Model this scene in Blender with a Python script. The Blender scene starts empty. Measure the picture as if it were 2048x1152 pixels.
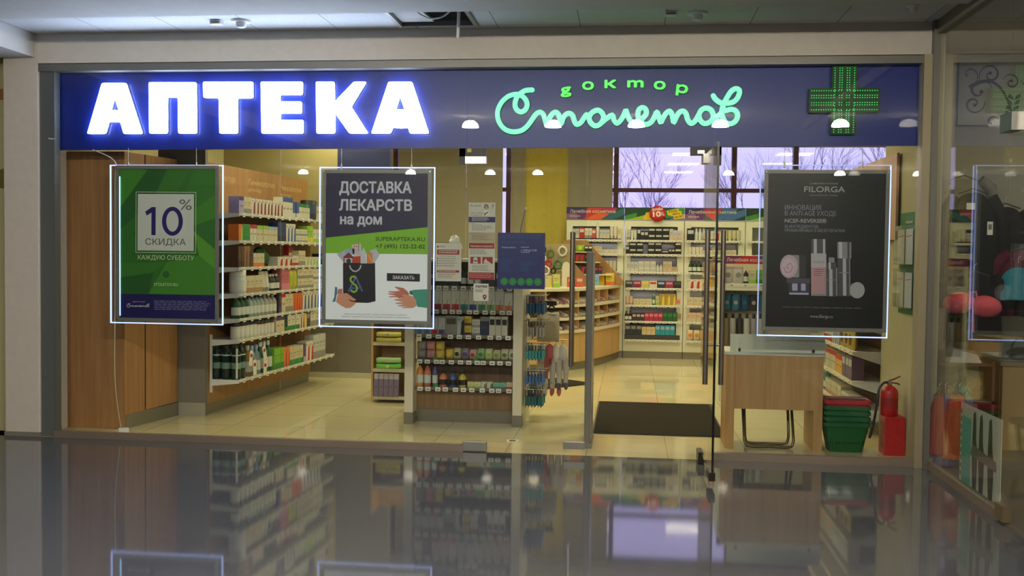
import bpy, math, random
from mathutils import Vector, Matrix
from mathutils.geometry import delaunay_2d_cdt
S = bpy.context.scene
COL = S.collection
PI = math.pi
rnd = random.Random(7)

# ------------------------------------------------------------------ camera, world, exposure
def make_camera():
    yaw, pitch, roll = .1155, -.0367, .0117
    f = Vector((-math.sin(yaw)*math.cos(pitch), math.cos(yaw)*math.cos(pitch), math.sin(pitch)))
    r = Vector((math.cos(yaw), math.sin(yaw), 0)); u = r.cross(f)
    r2 = math.cos(roll)*r + math.sin(roll)*u; u2 = -math.sin(roll)*r + math.cos(roll)*u
    cam = bpy.data.objects.new('camera', bpy.data.cameras.new('camera')); COL.objects.link(cam)
    m = Matrix((r2, u2, -f)).transposed().to_4x4(); m.translation = (4.5523, -7.4286, 1.5)
    cam.matrix_world = m
    cam.data.sensor_width = 36; cam.data.lens = 2029.8*36/2048
    cam.data.clip_start = .05; cam.data.clip_end = 200
    S.camera = cam
make_camera()
W = bpy.data.worlds.new('winter_sky'); S.world = W; W.use_nodes = True
bg = W.node_tree.nodes['Background']; bg.inputs[0].default_value = (.43, .385, .72, 1); bg.inputs[1].default_value = 1.0
S.view_settings.view_transform = 'Standard'; S.view_settings.look = 'None'
S.view_settings.exposure = 1.0; S.view_settings.gamma = 1; S.view_settings.use_curve_mapping = False
S.cycles.max_bounces = 8; S.cycles.transparent_max_bounces = 24
S.cycles.diffuse_bounces = 3; S.cycles.glossy_bounces = 4
S.cycles.sample_clamp_indirect = 4; S.cycles.caustics_reflective = False; S.cycles.caustics_refractive = False
LAMP_E = 175.0      # emission of the corridor dome lamps
TROFFER = 8.5      # emission of the shop's ceiling troffers
# ------------------------------------------------------------------ materials
def lin(c):
    return tuple(((v/255)/12.92 if v/255 <= .04045 else ((v/255+.055)/1.055)**2.4) for v in c)
MATS = {}
def M(name, col=None, rough=.5, metal=0, emit=0, ecol=None, spec=.5):
    if name in MATS: return MATS[name]
    m = bpy.data.materials.new(name); m.use_nodes = True; MATS[name] = m
    b = m.node_tree.nodes['Principled BSDF']
    b.inputs['Base Color'].default_value = (*lin(col), 1)
    b.inputs['Roughness'].default_value = rough; b.inputs['Metallic'].default_value = metal
    b.inputs['Specular IOR Level'].default_value = spec
    if emit:
        b.inputs['Emission Color'].default_value = (*lin(ecol or col), 1); b.inputs['Emission Strength'].default_value = emit
    return m
def C(col, rough=.5):
    return M('paint_%02x%02x%02x_%d' % (*col, int(rough*10)), col, rough)
def nodes(m):
    t = m.node_tree; return t, t.nodes, t.links, t.nodes['Principled BSDF']
def wood(name, c1, c2, rough=.45, axis='z', sc=1.0):
    m = M(name, c1, rough); t, n, l, b = nodes(m)
    tc = n.new('ShaderNodeTexCoord'); mp = n.new('ShaderNodeMapping')
    k = {'z': (26, 26, 1.2), 'x': (1.2, 26, 26), 'y': (26, 1.2, 26)}[axis]
    mp.inputs['Scale'].default_value = tuple(v*sc for v in k)
    no = n.new('ShaderNodeTexNoise'); no.inputs['Scale'].default_value = 1; no.inputs['Detail'].default_value = 4
    rp = n.new('ShaderNodeValToRGB'); rp.color_ramp.elements[0].position = .3; rp.color_ramp.elements[1].position = .72
    rp.color_ramp.elements[0].color = (*lin(c1), 1); rp.color_ramp.elements[1].color = (*lin(c2), 1)
    l.new(tc.outputs['Object'], mp.inputs[0]); l.new(mp.outputs[0], no.inputs['Vector']); l.new(no.outputs['Fac'], rp.inputs[0]); l.new(rp.outputs[0], b.inputs['Base Color'])
    return m
def tiles(name, c, cg, size, rough, off=(0, 0, 0), var=.06, mortar=.006, spec=.5, speck=0):
    m = M(name, c, rough, spec=spec); t, n, l, b = nodes(m)
    tc = n.new('ShaderNodeTexCoord'); mp = n.new('ShaderNodeMapping'); mp.inputs['Location'].default_value = off
    br = n.new('ShaderNodeTexBrick'); br.offset = 0; br.squash = 1
    br.inputs['Scale'].default_value = 1; br.inputs['Brick Width'].default_value = size; br.inputs['Row Height'].default_value = size
    br.inputs['Mortar Size'].default_value = mortar/2; br.inputs['Mortar Smooth'].default_value = .1
    c1 = lin(c); br.inputs['Color1'].default_value = (*c1, 1); br.inputs['Color2'].default_value = (*[v*(1-var) for v in c1], 1)
    br.inputs['Mortar'].default_value = (*lin(cg), 1)
    l.new(tc.outputs['Object'], mp.inputs[0]); l.new(mp.outputs[0], br.inputs['Vector'])
    out = br.outputs['Color']
    if speck:
        no = n.new('ShaderNodeTexNoise'); no.inputs['Scale'].default_value = 60; no.inputs['Detail'].default_value = 6
        l.new(tc.outputs['Object'], no.inputs['Vector'])
        mx = n.new('ShaderNodeMix'); mx.data_type = 'RGBA'; mx.blend_type = 'OVERLAY'; mx.inputs[0].default_value = speck
        l.new(out, mx.inputs[6]); l.new(no.outputs['Fac'], mx.inputs[7]); out = mx.outputs[2]
    l.new(out, b.inputs['Base Color'])
    return m
def noisy(name, c, amount=.12, scale=8, rough=.7, spec=.3, bump=0, detail=5):
    m = M(name, c, rough, spec=spec); t, n, l, b = nodes(m)
    tc = n.new('ShaderNodeTexCoord'); no = n.new('ShaderNodeTexNoise'); no.inputs['Scale'].default_value = scale; no.inputs['Detail'].default_value = detail
    l.new(tc.outputs['Object'], no.inputs['Vector'])
    rp = n.new('ShaderNodeValToRGB'); c1 = lin(c)
    rp.color_ramp.elements[0].position = .3; rp.color_ramp.elements[1].position = .7
    rp.color_ramp.elements[0].color = (*[v*(1-amount) for v in c1], 1); rp.color_ramp.elements[1].color = (*[min(1, v*(1+amount)) for v in c1], 1)
    l.new(no.outputs['Fac'], rp.inputs[0]); l.new(rp.outputs[0], b.inputs['Base Color'])
    if bump:
        bp = n.new('ShaderNodeBump'); bp.inputs['Strength'].default_value = bump; bp.inputs['Distance'].default_value = .01
        l.new(no.outputs['Fac'], bp.inputs['Height']); l.new(bp.outputs[0], b.inputs['Normal'])
    return m
def glass(name, tint=(.97, .99, .98), base=.045, rough=0.0, top=.96):
    m = bpy.data.materials.new(name); m.use_nodes = True; MATS[name] = m
    t = m.node_tree; n = t.nodes; l = t.links; n.remove(n['Principled BSDF'])
    tr = n.new('ShaderNodeBsdfTransparent'); tr.inputs[0].default_value = (*tint, 1)
    gl = n.new('ShaderNodeBsdfGlossy'); gl.inputs['Roughness'].default_value = rough; gl.inputs['Color'].default_value = (1, 1, 1, 1)
    lw = n.new('ShaderNodeLayerWeight'); lw.inputs['Blend'].default_value = .5
    pw = n.new('ShaderNodeMath'); pw.operation = 'POWER'; pw.inputs[1].default_value = 5
    ml = n.new('ShaderNodeMath'); ml.operation = 'MULTIPLY_ADD'; ml.inputs[1].default_value = top-base; ml.inputs[2].default_value = base
    mx = n.new('ShaderNodeMixShader')
    l.new(lw.outputs['Facing'], pw.inputs[0]); l.new(pw.outputs[0], ml.inputs[0]); l.new(ml.outputs[0], mx.inputs[0])
    l.new(tr.outputs[0], mx.inputs[1]); l.new(gl.outputs[0], mx.inputs[2]); l.new(mx.outputs[0], n['Material Output'].inputs[0])
    return m
GLASS = glass('clear_glass', base=.032, top=.9)
ACRYL = glass('clear_acrylic', tint=(.93, .94, .95), base=.03, rough=.02, top=.6)
PLAST = glass('clear_film', tint=(.86, .88, .88), base=.12, rough=.15, top=.6)
WHITE = C((225, 224, 218), .5); METAL = M('brushed_steel', (176, 172, 164), .28, 1); DARKMETAL = M('dark_steel', (70, 66, 60), .35, 1)
ALU = M('grey_aluminium', (150, 148, 142), .45, .6); BLACK = C((18, 18, 20), .45); GREYF = C((120, 118, 112), .5)
WOODB = wood('brown_wood', (156, 110, 66), (182, 134, 86)); WOODL = wood('light_wood', (196, 156, 100), (212, 174, 118))
WOODT = wood('table_wood', (176, 134, 84), (200, 158, 104)); WOODG = wood('shelf_wood', (154, 112, 64), (176, 132, 80))
PLASTER = noisy('white_plaster', (214, 206, 194), .03, 14, .8)

# ------------------------------------------------------------------ mesh builder
class MB:
    def __init__(s): s.v = []; s.f = []; s.mi = []; s.ms = []; s.sm = []
    def m(s, mat):
        if mat not in s.ms: s.ms.append(mat)
        return s.ms.index(mat)
    def add(s, vs, fs, mat, smooth=False):
        o = len(s.v); s.v += [tuple(v) for v in vs]; k = s.m(mat)
        for f in fs: s.f.append(tuple(i+o for i in f)); s.mi.append(k); s.sm.append(smooth)
        return s
    def box(s, x0, x1, y0, y1, z0, z1, mat):
        return s.add([(x0,y0,z0),(x1,y0,z0),(x1,y1,z0),(x0,y1,z0),(x0,y0,z1),(x1,y0,z1),(x1,y1,z1),(x0,y1,z1)],
                     [(0,3,2,1),(4,5,6,7),(0,1,5,4),(1,2,6,5),(2,3,7,6),(3,0,4,7)], mat)
    def quad(s, a, b, c, d, mat): return s.add([a, b, c, d], [(0, 1, 2, 3)], mat)
    def prism(s, pts, z0, z1, mat):            # footprint polygon in xy, counter-clockwise
        n = len(pts)
        return s.add([(x, y, z0) for x, y in pts]+[(x, y, z1) for x, y in pts],
                     [tuple(range(n))[::-1], tuple(range(n, 2*n))]+[(i, (i+1) % n, n+(i+1) % n, n+i) for i in range(n)], mat)
    def ring(s, c, ax, r, n):
        ax = Vector(ax).normalized(); a = ax.orthogonal().normalized(); b = ax.cross(a)
        return [tuple(Vector(c)+a*(r*math.cos(2*PI*i/n))+b*(r*math.sin(2*PI*i/n))) for i in range(n)]
    def cyl(s, p0, p1, r0, mat, r1=None, n=12):
        r1 = r0 if r1 is None else r1; ax = Vector(p1)-Vector(p0)
        v = s.ring(p0, ax, r0, n)+s.ring(p1, ax, r1, n)
        s.add(v, [(i, (i+1) % n, n+(i+1) % n, n+i) for i in range(n)], mat, True)
        return s.add(v, [tuple(range(n))[::-1], tuple(range(n, 2*n))], mat)
    def lathe(s, prof, mat, n=14, c=(0, 0, 0), smooth=True, sx=1, sy=1):
        vs = []; fs = []
        for r, z in prof: vs += [(c[0]+sx*r*math.cos(2*PI*i/n), c[1]+sy*r*math.sin(2*PI*i/n), c[2]+z) for i in range(n)]
        for k in range(len(prof)-1): fs += [(k*n+i, k*n+(i+1) % n, (k+1)*n+(i+1) % n, (k+1)*n+i) for i in range(n)]
        s.add(vs, fs, mat, smooth); e = len(prof)-1
        if prof[0][0] > 1e-5: s.add(vs[:n], [tuple(range(n))[::-1]], mat)
        if prof[e][0] > 1e-5: s.add(vs[e*n:], [tuple(range(n))], mat)
        return s
    def tube(s, pts, r, mat, n=6, caps=True, flat=None):
        P = [Vector(p) for p in pts]; vs = []; fs = []; prev = None
        R = r if isinstance(r, (list, tuple)) else [r]*len(P)
        for i, p in enumerate(P):
            t = (P[min(i+1, len(P)-1)]-P[max(i-1, 0)]).normalized()
            a = t.orthogonal().normalized() if prev is None else (prev-t*prev.dot(t)).normalized()
            prev = a; b = t.cross(a)
            vs += [tuple(p+a*(R[i]*math.cos(2*PI*k/n))+b*(R[i]*math.sin(2*PI*k/n))) for k in range(n)]
        for i in range(len(P)-1): fs += [(i*n+k, i*n+(k+1) % n, (i+1)*n+(k+1) % n, (i+1)*n+k) for k in range(n)]
        s.add(vs, fs, mat, True)
        if caps: s.add(vs[:n], [tuple(range(n))[::-1]], mat); s.add(vs[-n:], [tuple(range(n))], mat)
        return s
    def flat(s, pts, mat, off=0.0):            # polygon in the xz plane facing -y, any winding
        a = sum(pts[i][0]*pts[(i+1) % len(pts)][1]-pts[(i+1) % len(pts)][0]*pts[i][1] for i in range(len(pts)))
        if a < 0: pts = pts[::-1]
        return s.add([(x, -off, z) for x, z in pts], [tuple(range(len(pts)))], mat)
    def disc(s, x, z, r, mat, off=0, n=24, ry=None):
        return s.flat([(x+r*math.cos(2*PI*i/n), z+(ry or r)*math.sin(2*PI*i/n)) for i in range(n)], mat, off)
    def stroke(s, pts, w, mat, off=0):         # thick polyline in the xz plane
        for i, ((x0, z0), (x1, z1)) in enumerate(zip(pts, pts[1:])):
            d = math.hypot(x1-x0, z1-z0) or 1; nx, nz = -(z1-z0)/d*w/2, (x1-x0)/d*w/2
            s.flat([(x0+nx, z0+nz), (x1+nx, z1+nz), (x1-nx, z1-nz), (x0-nx, z0-nz)], mat, off+(i % 2)*.00006)
        for i, (x0, z0) in enumerate(pts[1:-1]): s.disc(x0, z0, w/2, mat, off+.00012+(i % 3)*.00004, 10)
        return s
    def text(s, body, x, z, size, mat, off=0, align='LEFT', bold=0.0, width=None, ex=0.0, rot=0.0, shear=0):
        cu = bpy.data.curves.new('lettering', 'FONT'); cu.body = body; cu.size = 1; cu.align_x = align
        cu.resolution_u = 2; cu.shear = shear
        ob = bpy.data.objects.new('lettering', cu); COL.objects.link(ob)
        bpy.context.view_layer.update()
        cv = ob.evaluated_get(bpy.context.evaluated_depsgraph_get()).to_curve(bpy.context.evaluated_depsgraph_get())
        loops = []
        for sp in cv.splines:
            L = []
            if sp.type == 'BEZIER':
                bp = sp.bezier_points; n = len(bp)
                for i in range(n):
                    p, q = bp[i], bp[(i+1) % n]; d0 = (p.handle_right-p.co).length+(q.co-q.handle_left).length
                    straight = abs((q.co-p.co).cross(p.handle_right-p.co).z)+abs((q.co-p.co).cross(q.handle_left-p.co).z) < 1e-4
                    for t in ((0,) if straight else (0, .25, .5, .75)):
                        c_ = p.co*(1-t)**3+p.handle_right*3*t*(1-t)**2+q.handle_left*3*t*t*(1-t)+q.co*t**3; L.append((c_.x, c_.y))
            else: L = [(p.co[0], p.co[1]) for p in sp.points]
            out = [p for i, p in enumerate(L) if abs(p[0]-L[i-1][0])+abs(p[1]-L[i-1][1]) > 1e-5]
            if len(out) > 2: loops.append(out)
        ob.to_curve_clear()
        loops.sort(key=lambda L: min(p[0] for p in L)); grps = []; mx_ = -1e9
        for L in loops:                        # one group per glyph
            if min(p[0] for p in L) > mx_: grps.append([])
            grps[-1].append(L); mx_ = max(mx_, max(p[0] for p in L))
        V = []; F = []; SD = []
        def wind(x_, y_, G):
            n = 0
            for L in G:
                for i in range(len(L)):
                    (ax, ay), (bx, by) = L[i-1], L[i]
                    if (ay > y_) != (by > y_) and x_ < (bx-ax)*(y_-ay)/(by-ay)+ax: n += 1 if by > ay else -1
            return n
        for G in grps:
            pts = [Vector(p) for L in G for p in L]; ed = []; o = 0
            for L in G: ed += [(o+i, o+(i+1) % len(L)) for i in range(len(L))]; o += len(L)
            pv, pe, pf = delaunay_2d_cdt(pts, ed, [], 0, 1e-6)[:3]; o = len(V); V += [(p.x, p.y) for p in pv]; cnt = {}
            for t in pf:
                cx_ = sum(pv[i].x for i in t)/len(t); cy_ = sum(pv[i].y for i in t)/len(t)
                if wind(cx_, cy_, G):
                    F.append(tuple(o+i for i in t))
                    if ex:
                        for i in range(len(t)): e_ = (t[i], t[(i+1) % len(t)]); cnt[e_] = 1
            if ex: SD += [(o+p, o+q) for p, q in cnt if (q, p) not in cnt]
        k = size; xs = [v[0] for v in V]
        if width and xs: k = width/max(1e-6, max(xs)-min(xs))
        cr, sr = math.cos(rot), math.sin(rot)
        w = bold*size; sh = [(0, 0)] if not bold else [(0, 0)]+[(w*math.cos(a*PI/3), w*math.sin(a*PI/3)) for a in range(6)]
        for i, (dx, dz) in enumerate(sh):
            P2 = [(x+dx+a*k*cr-b*size*sr, z+dz+a*k*sr+b*size*cr) for a, b in V]; yf = -off-ex-i*.00004
            s.add([(a, yf, b) for a, b in P2], F, mat)
            if ex: s.add([(a, yf, b) for a, b in P2]+[(a, -off+ex, b) for a, b in P2], [(p, q, q+len(P2), p+len(P2)) for p, q in SD], mat)
        bpy.data.objects.remove(ob); bpy.data.curves.remove(cu)
        return s
    def shape(s, loops, mat, ex=.0, off=0.0, bevel=0):    # filled xz outline with holes, extruded
        cu = bpy.data.curves.new('outline', 'CURVE'); cu.dimensions = '2D'; cu.fill_mode = 'BOTH'; cu.extrude = ex; cu.bevel_depth = bevel; cu.bevel_resolution = 2
        for lp in loops:
            sp = cu.splines.new('POLY'); sp.points.add(len(lp)-1); sp.use_cyclic_u = True
            for p, (x, z) in zip(sp.points, lp): p.co = (x, z, 0, 1)
        ob = bpy.data.objects.new('outline', cu); COL.objects.link(ob); bpy.context.view_layer.update()
        me = ob.evaluated_get(bpy.context.evaluated_depsgraph_get()).to_mesh()
        s.add([(v.co.x, -off-v.co.z, v.co.y) for v in me.vertices], [tuple(p.vertices) for p in me.polygons], mat)
        bpy.data.objects.remove(ob); bpy.data.curves.remove(cu)
        return s
    def mesh(s, name):
        me = bpy.data.meshes.new(name); me.from_pydata(s.v, [], s.f)
        for m in s.ms: me.materials.append(m)
        me.polygons.foreach_set('material_index', s.mi); me.polygons.foreach_set('use_smooth', s.sm); me.update()
        return me
    def build(s, name, parent=None, loc=None, rz=0, bevel=0, label=None):
        o = bpy.data.objects.new(name, s.mesh(name)); COL.objects.link(o)
        if parent: o.parent = parent
        if loc: o.location = loc
        if rz: o.rotation_euler.z = rz
        if bevel:
            md = o.modifiers.new('bevel', 'BEVEL'); md.width = bevel; md.segments = 2; md.limit_method = 'ANGLE'
        if label: o['label'] = label
        return o
def B(x0, x1, y0, y1, z0, z1, mat): return MB().box(x0, x1, y0, y1, z0, z1, mat)
def tag(o, label, cat, group=None, kind=None):
    o['label'] = label; o['category'] = cat
    if group: o['group'] = group
    if kind: o['kind'] = kind
    return o
def thing(name, label, cat, loc=(0, 0, 0), rz=0, group=None):
    o = bpy.data.objects.new(name, None); COL.objects.link(o); o.empty_display_size = .1
    o.location = loc; o.rotation_euler.z = rz
    return tag(o, label, cat, group)
def struct(name, mb, parent=None, label=None, bevel=0):
    o = mb.build(name, parent, bevel=bevel)
    if not parent: o['kind'] = 'structure'
    if label: o['label'] = label
    return o
def smooth_line(pts, k=4, closed=False):
    P = [Vector(p) for p in pts]; out = []; n = len(P)
    for i in range(n if closed else n-1):
        if closed: a, b, c, d = P[(i-1) % n], P[i], P[(i+1) % n], P[(i+2) % n]
        else: a, b, c, d = P[max(i-1, 0)], P[i], P[i+1], P[min(i+2, n-1)]
        for j in range(k):
            t = j/k; out.append(.5*((2*b)+(c-a)*t+(2*a-5*b+4*c-d)*t*t+(-a+3*b-3*c+d)*t**3))
    if not closed: out.append(P[-1])
    return out
def fillet(lp, r, k=4):
    out = []; n = len(lp)
    for i in range(n):
        p0, p, p1 = Vector(lp[i-1]), Vector(lp[i]), Vector(lp[(i+1) % n]); a = p0-p; b = p1-p
        q = min(r, a.length*.45, b.length*.45); A = p+a.normalized()*q; Bq = p+b.normalized()*q
        for j in range(k+1):
            t = j/k; out.append(tuple(A*(1-t)**2+p*2*t*(1-t)+Bq*t*t))
    return out
ORD = ['first', 'second', 'third', 'fourth', 'fifth', 'sixth', 'seventh', 'eighth', 'ninth', 'tenth', 'eleventh', 'twelfth', 'thirteenth', 'fourteenth', 'fifteenth', 'sixteenth']
ORD2 = ORD+['seventeenth', 'eighteenth', 'nineteenth', 'twentieth']+['twenty-'+w for w in ORD[:9]]+['thirtieth']+['thirty-'+w for w in ORD[:9]]
def ordl(i, n, a='left', b='right'):
    if n == 2: return a+' of two' if i == 0 else b+' of two'
    if i == 0: return a+'most one'
    if i == n-1: return b+'most one'
    return ORD[i]+' from '+a
# ------------------------------------------------------------------ setting: corridor and shop shell
CEIL = tiles('ceiling_tiles', (206, 206, 204), (120, 120, 118), .6, .85, off=(.03, .69, 0), var=.03, mortar=.006, spec=.2, speck=.25)
FLOORD = tiles('dark_granite', (84, 86, 93), (66, 68, 73), .6, .05, off=(.0, .1, 0), var=.06, mortar=.003, spec=.85, speck=.22)
FLOORL = tiles('cream_tiles', (218, 204, 160), (150, 138, 105), .6, .06, off=(-.05, -.17, 0), var=.03, mortar=.005, spec=.6)
BEIGE = noisy('beige_paint', (204, 194, 150), .03, 6, .8)
YELLOWP = noisy('yellow_paint', (184, 174, 140), .03, 6, .8)
GREYP = noisy('grey_paint', (128, 122, 112), .04, 6, .7)
SOFF = noisy('soffit_paint', (200, 196, 188), .03, 9, .85)
struct('floor_corridor', MB().box(-12, 16, -18, 0.0, -.1, 0, FLOORD).box(-12, -.3, 0, .3, -.1, 0, FLOORD))
struct('floor_shop', MB().box(-1, 6.72, 0.0, 7.9, -.1, 0, FLOORL).box(6.72, 10, 1.25, 7.9, -.1, 0, FLOORL))
HX0, HX1, HY0, HY1 = 2.87, 3.415, -.66, -.09
cb = MB().box(-12, -.02, 0, .5, 3.13, 3.17, CEIL)
for x0, x1, y0, y1 in ((-12, HX0, -18, 0), (HX1, 16, -18, 0), (HX0, HX1, -18, HY0), (HX0, HX1, HY1, 0)): cb.box(x0, x1, y0, y1, 3.13, 3.17, CEIL)
struct('ceiling_corridor', cb)
struct('ceiling_shop', MB().box(-1, 10, .1, 7.9, 3.16, 3.2, noisy('shop_ceiling', (210, 206, 190), .03, 5, .85)))
# void above the missing tile
struct('ceiling_void', MB().box(HX0-.5, HX1+.5, HY0-.5, HY1+.09, 3.75, 3.8, GREYF).box(HX0-.5, HX1+.5, -.02, 0, 3.17, 3.8, GREYF).box(HX0-.5, HX0-.45, HY0-.5, 0, 3.17, 3.8, GREYF).box(HX1+.45, HX1+.5, HY0-.5, 0, 3.17, 3.8, GREYF).box(HX0-.5, HX1+.5, HY0-.55, HY0-.5, 3.17, 3.8, GREYF))
struct('trim_ceiling_rail', MB().box(HX0-.02, HX0+.008, HY0, HY1, 3.118, 3.132, ALU).box(HX1-.008, HX1+.02, HY0, HY1, 3.118, 3.132, ALU))
struct('ceiling_beam', MB().box(-.45, 6.6, -1.35, -.81, 3.06, 3.13, SOFF))
struct('ceiling_beam_left', MB().box(-.5, -.045, -9, -.0, 2.95, 3.13, SOFF))
for i, y in enumerate((-8.6, -11.2)):
    struct('ceiling_beam_far', MB().box(-1, 9, y-.5, y, 3.06, 3.13, SOFF))
struct('wall_header', MB().box(-.03, 6.62, 0.0, .12, 2.90, 3.17, PLASTER))
struct('wall_column', MB().box(-.312, -.02, 0.0, .4, 0, 3.13, PLASTER), bevel=.008)
struct('trim_column_base', MB().box(-.316, -.016, -.004, .3, 0, .035, GREYP))
struct('wall_left_corridor', MB().box(-12, -.312, .2, .3, 0, 3.13, noisy('pale_yellow_panel', (206, 200, 150), .03, 3, .35)).box(-12, -.312, .17, .2, 2.66, 2.74, WOODB))
struct('wall_corridor_far', MB().box(-12, 16, -18.1, -18, 0, 3.13, noisy('far_paint', (84, 80, 76), .05, 2, .8)))
struct('wall_corridor_west', MB().box(-12.1, -12, -18, .3, 0, 3.13, BEIGE))
struct('wall_corridor_east', MB().box(16, 16.1, -18, 1.3, 0, 3.13, BEIGE))
struct('wall_left', MB().box(-.3, -.2, .5, 7.9, 0, 3.16, BEIGE))
struct('wall_back_beige', MB().box(-.2, 1.17, 4.05, 4.15, 0, 3.16, noisy('khaki_paint', (176, 162, 112), .03, 5, .8)))
struct('wall_back_grey', MB().box(1.17, 1.79, 4.05, 4.15, 0, 2.42, GREYP).box(.78, 1.17, 4.035, 4.05, 0, 1.3, GREYP).box(1.17, 1.79, 4.05, 4.15, 2.42, 3.16, C((38, 44, 92), .6)))
struct('baseboard_back', MB().box(.78, 1.74, 4.02, 4.035, 0, .06, C((190, 184, 160), .5)).box(1.17, 1.74, 4.035, 4.05, 0, .06, C((190, 184, 160), .5)))
struct('wall_back', MB().box(-.2, 10, 7.6, 7.75, 0, 1.5, BEIGE).box(-.2, 1.0, 7.6, 7.75, 1.5, 3.16, BEIGE).box(8.6, 10, 7.6, 7.75, 1.5, 3.16, BEIGE).box(1.0, 8.6, 7.6, 7.75, 3.1, 3.16, BEIGE))
struct('wall_right_stub', MB().box(6.62, 6.72, 0.02, 1.22, 0, 3.16, YELLOWP))
struct('wall_partition', MB().box(6.72, 9.9, 1.22, 1.3, 0, 3.16, YELLOWP))
struct('wall_right', MB().box(9.9, 10, 1.3, 7.9, 0, 3.16, YELLOWP))
# back window
REDF = M('dark_red_frame', (74, 20, 34), .45)
wt = bpy.data.objects.new('window_1', None); COL.objects.link(wt); wt['kind'] = 'structure'; wt.location = (0, 7.6, 0)
fr = MB()
for x in (1.03, 2.74, 4.33, 6.03, 6.9, 8.57): fr.box(x-.035, x+.035, -.02, .1, 1.5, 3.1, REDF)
for z in (1.53, 2.41, 3.07): fr.box(1.0, 8.6, -.018, .1, z-.028, z+.028, REDF)
fr.build('window_frame', wt)
MB().box(1.0, 8.6, .045, .052, 1.5, 3.1, glass('window_glass', tint=(1, 1, 1), base=.05, top=.9)).build('window_pane', wt)
B(1.0, 8.6, -.06, .02, 1.46, 1.5, WHITE).build('window_sill', wt)
# facade frame
FRAME = M('frame_alu', (122, 120, 114), .4, .5)
FRAMEB = M('frame_bronze', (140, 126, 112), .45, .4)
struct('trim_1', MB().box(-.02, .1, .02, .1, 0, 2.9, C((92, 96, 96), .5)))
struct('trim_2', MB().box(-.02, 6.62, .0, .09, 2.845, 2.905, FRAME))
struct('trim_3', MB().box(.1, 3.34, -.012, .04, 0, .05, FRAMEB))
struct('trim_4', MB().box(5.13, 6.6, -.012, .04, 0, .055, FRAMEB))
struct('trim_5', MB().box(6.565, 6.62, -.03, .1, 0, 2.9, M('frame_gold', (170, 160, 130), .4, .4)).box(6.62, 6.66, -.06, .0, 0, 3.13, FRAME))
def pane(n, x0, x1, z0, z1):
    o = MB().box(x0, x1, .008, .018, z0, z1, GLASS).build('window_%d' % n); o['kind'] = 'structure'
    return o
pane(2, .1, 1.919, .05, 2.85); pane(3, 1.924, 3.338, .05, 2.85); pane(4, 5.135, 6.565, .055, 2.85); pane(5, 3.343, 5.13, 2.215, 2.85)
# right-hand neighbour: glass wall at right angles, with rails
struct('trim_6', MB().box(6.64, 6.70, -5.5, -.06, 3.035, 3.13, M('rail_grey', (128, 122, 108), .5, .3)).box(6.65, 6.69, -1.43, -.06, 0, .055, FRAMEB))
o = MB().box(6.662, 6.672, -1.39, -.06, .055, 3.035, GLASS).build('window_6'); o['kind'] = 'structure'
o = MB().box(6.662, 6.672, -3.4, -1.40, .02, 3.035, GLASS).build('window_7'); o['kind'] = 'structure'
struct('floor_neighbour', MB().box(6.66, 15.9, -6, 1.22, 0, .006, tiles('neighbour_floor', (96, 92, 84), (70, 66, 60), .4, .3)))
struct('wall_neighbour_back', MB().box(6.73, 15.9, 1.16, 1.215, 0, 3.13, noisy('shop_grey', (150, 146, 136), .04, 4, .8)))

# ------------------------------------------------------------------ outside: bare trees
BARK = noisy('hazy_bark', (122, 108, 132), .2, 9, .9)  # lightened lilac: haze is put into the colour of the trees
def bare_tree(x, y, h, seed, label):
    r = random.Random(seed); mb = MB()
    def grow(p, d, ln, rad, lev):
        q = p+d*ln; mid = p+d*(ln*.5)+Vector((r.uniform(-1, 1), r.uniform(-1, 1), 0))*ln*.05
        mb.tube([p, mid, q], [rad, rad*.85, rad*.65], BARK, 4, False)
        if lev == 0: return
        for _ in range(r.choice((3, 4, 4))):
            nd = (d+Vector((r.uniform(-1, 1), r.uniform(-.6, .6), r.uniform(-.1, .5)))*.6).normalized()
            grow(p+d*ln*r.uniform(.55, 1), nd, ln*r.uniform(.6, .8), rad*.55, lev-1)
    grow(Vector((0, 0, 0)), Vector((0, 0, 1)), h*.36, h*.008, 5)
    o = mb.build('bare_tree', loc=(x, y, -.3)); return tag(o, label, 'tree', 'bare trees outside the back window')
struct('ground_outside', MB().box(-30, 45, 7.9, 70, -.4, -.3, noisy('snowy_ground', (190, 188, 200), .05, 1, .9)))
for k, (x, y, h, lb) in enumerate((
        (4.75, 22, 5.5, 'bare winter tree seen through the wide pane, left half of it'), (5.7, 26, 4.9, 'lower bare tree right of the left tree in the wide pane'),
        (8.2, 24, 5.4, 'bare tree behind the pane just left of the black poster'), (9.9, 25, 6.4, 'tall bare tree above the black poster, left one'),
        (13.6, 28, 7.0, 'tall bare tree above the black poster, right one'))): bare_tree(x, y, h, 40+k, lb)

# ------------------------------------------------------------------ lamps
DOME = M('lamp_glow', (255, 240, 214), .5, emit=LAMP_E, ecol=(255, 245, 228))
def dome_lamp(x, y, label, z=3.0, group='dome lamps on the corridor ceiling'):
    t = thing('ceiling_lamp', label, 'lamp', (x, y, z), 0, group)
    prof = [(.10*math.cos(a), .085*math.sin(a)) for a in [i*PI/2/6 for i in range(7)]]
    MB().lathe(prof, DOME, 16).build('lamp_shade', t)
    MB().cyl((0, 0, .08), (0, 0, .129), .035, ALU).build('ceiling_mount', t)
for k, x in enumerate((-.4, 1.72, 2.59, 3.6, 4.6, 5.59, 6.97)):
    dome_lamp(x, -4.85, 'white glowing dome lamp in the near ceiling row, %s' % ordl(k, 7))
for k, x in enumerate((-2.0, 0.2, 1.79, 2.73, 4.6, 6.4, 8.47, 9.9)):
    dome_lamp(x, -12.4, 'white glowing dome lamp in the far ceiling row, %s' % ordl(k, 8))
TROF = M('troffer_glow', (255, 250, 236), .5, emit=TROFFER, ecol=(250, 241, 192))
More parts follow.
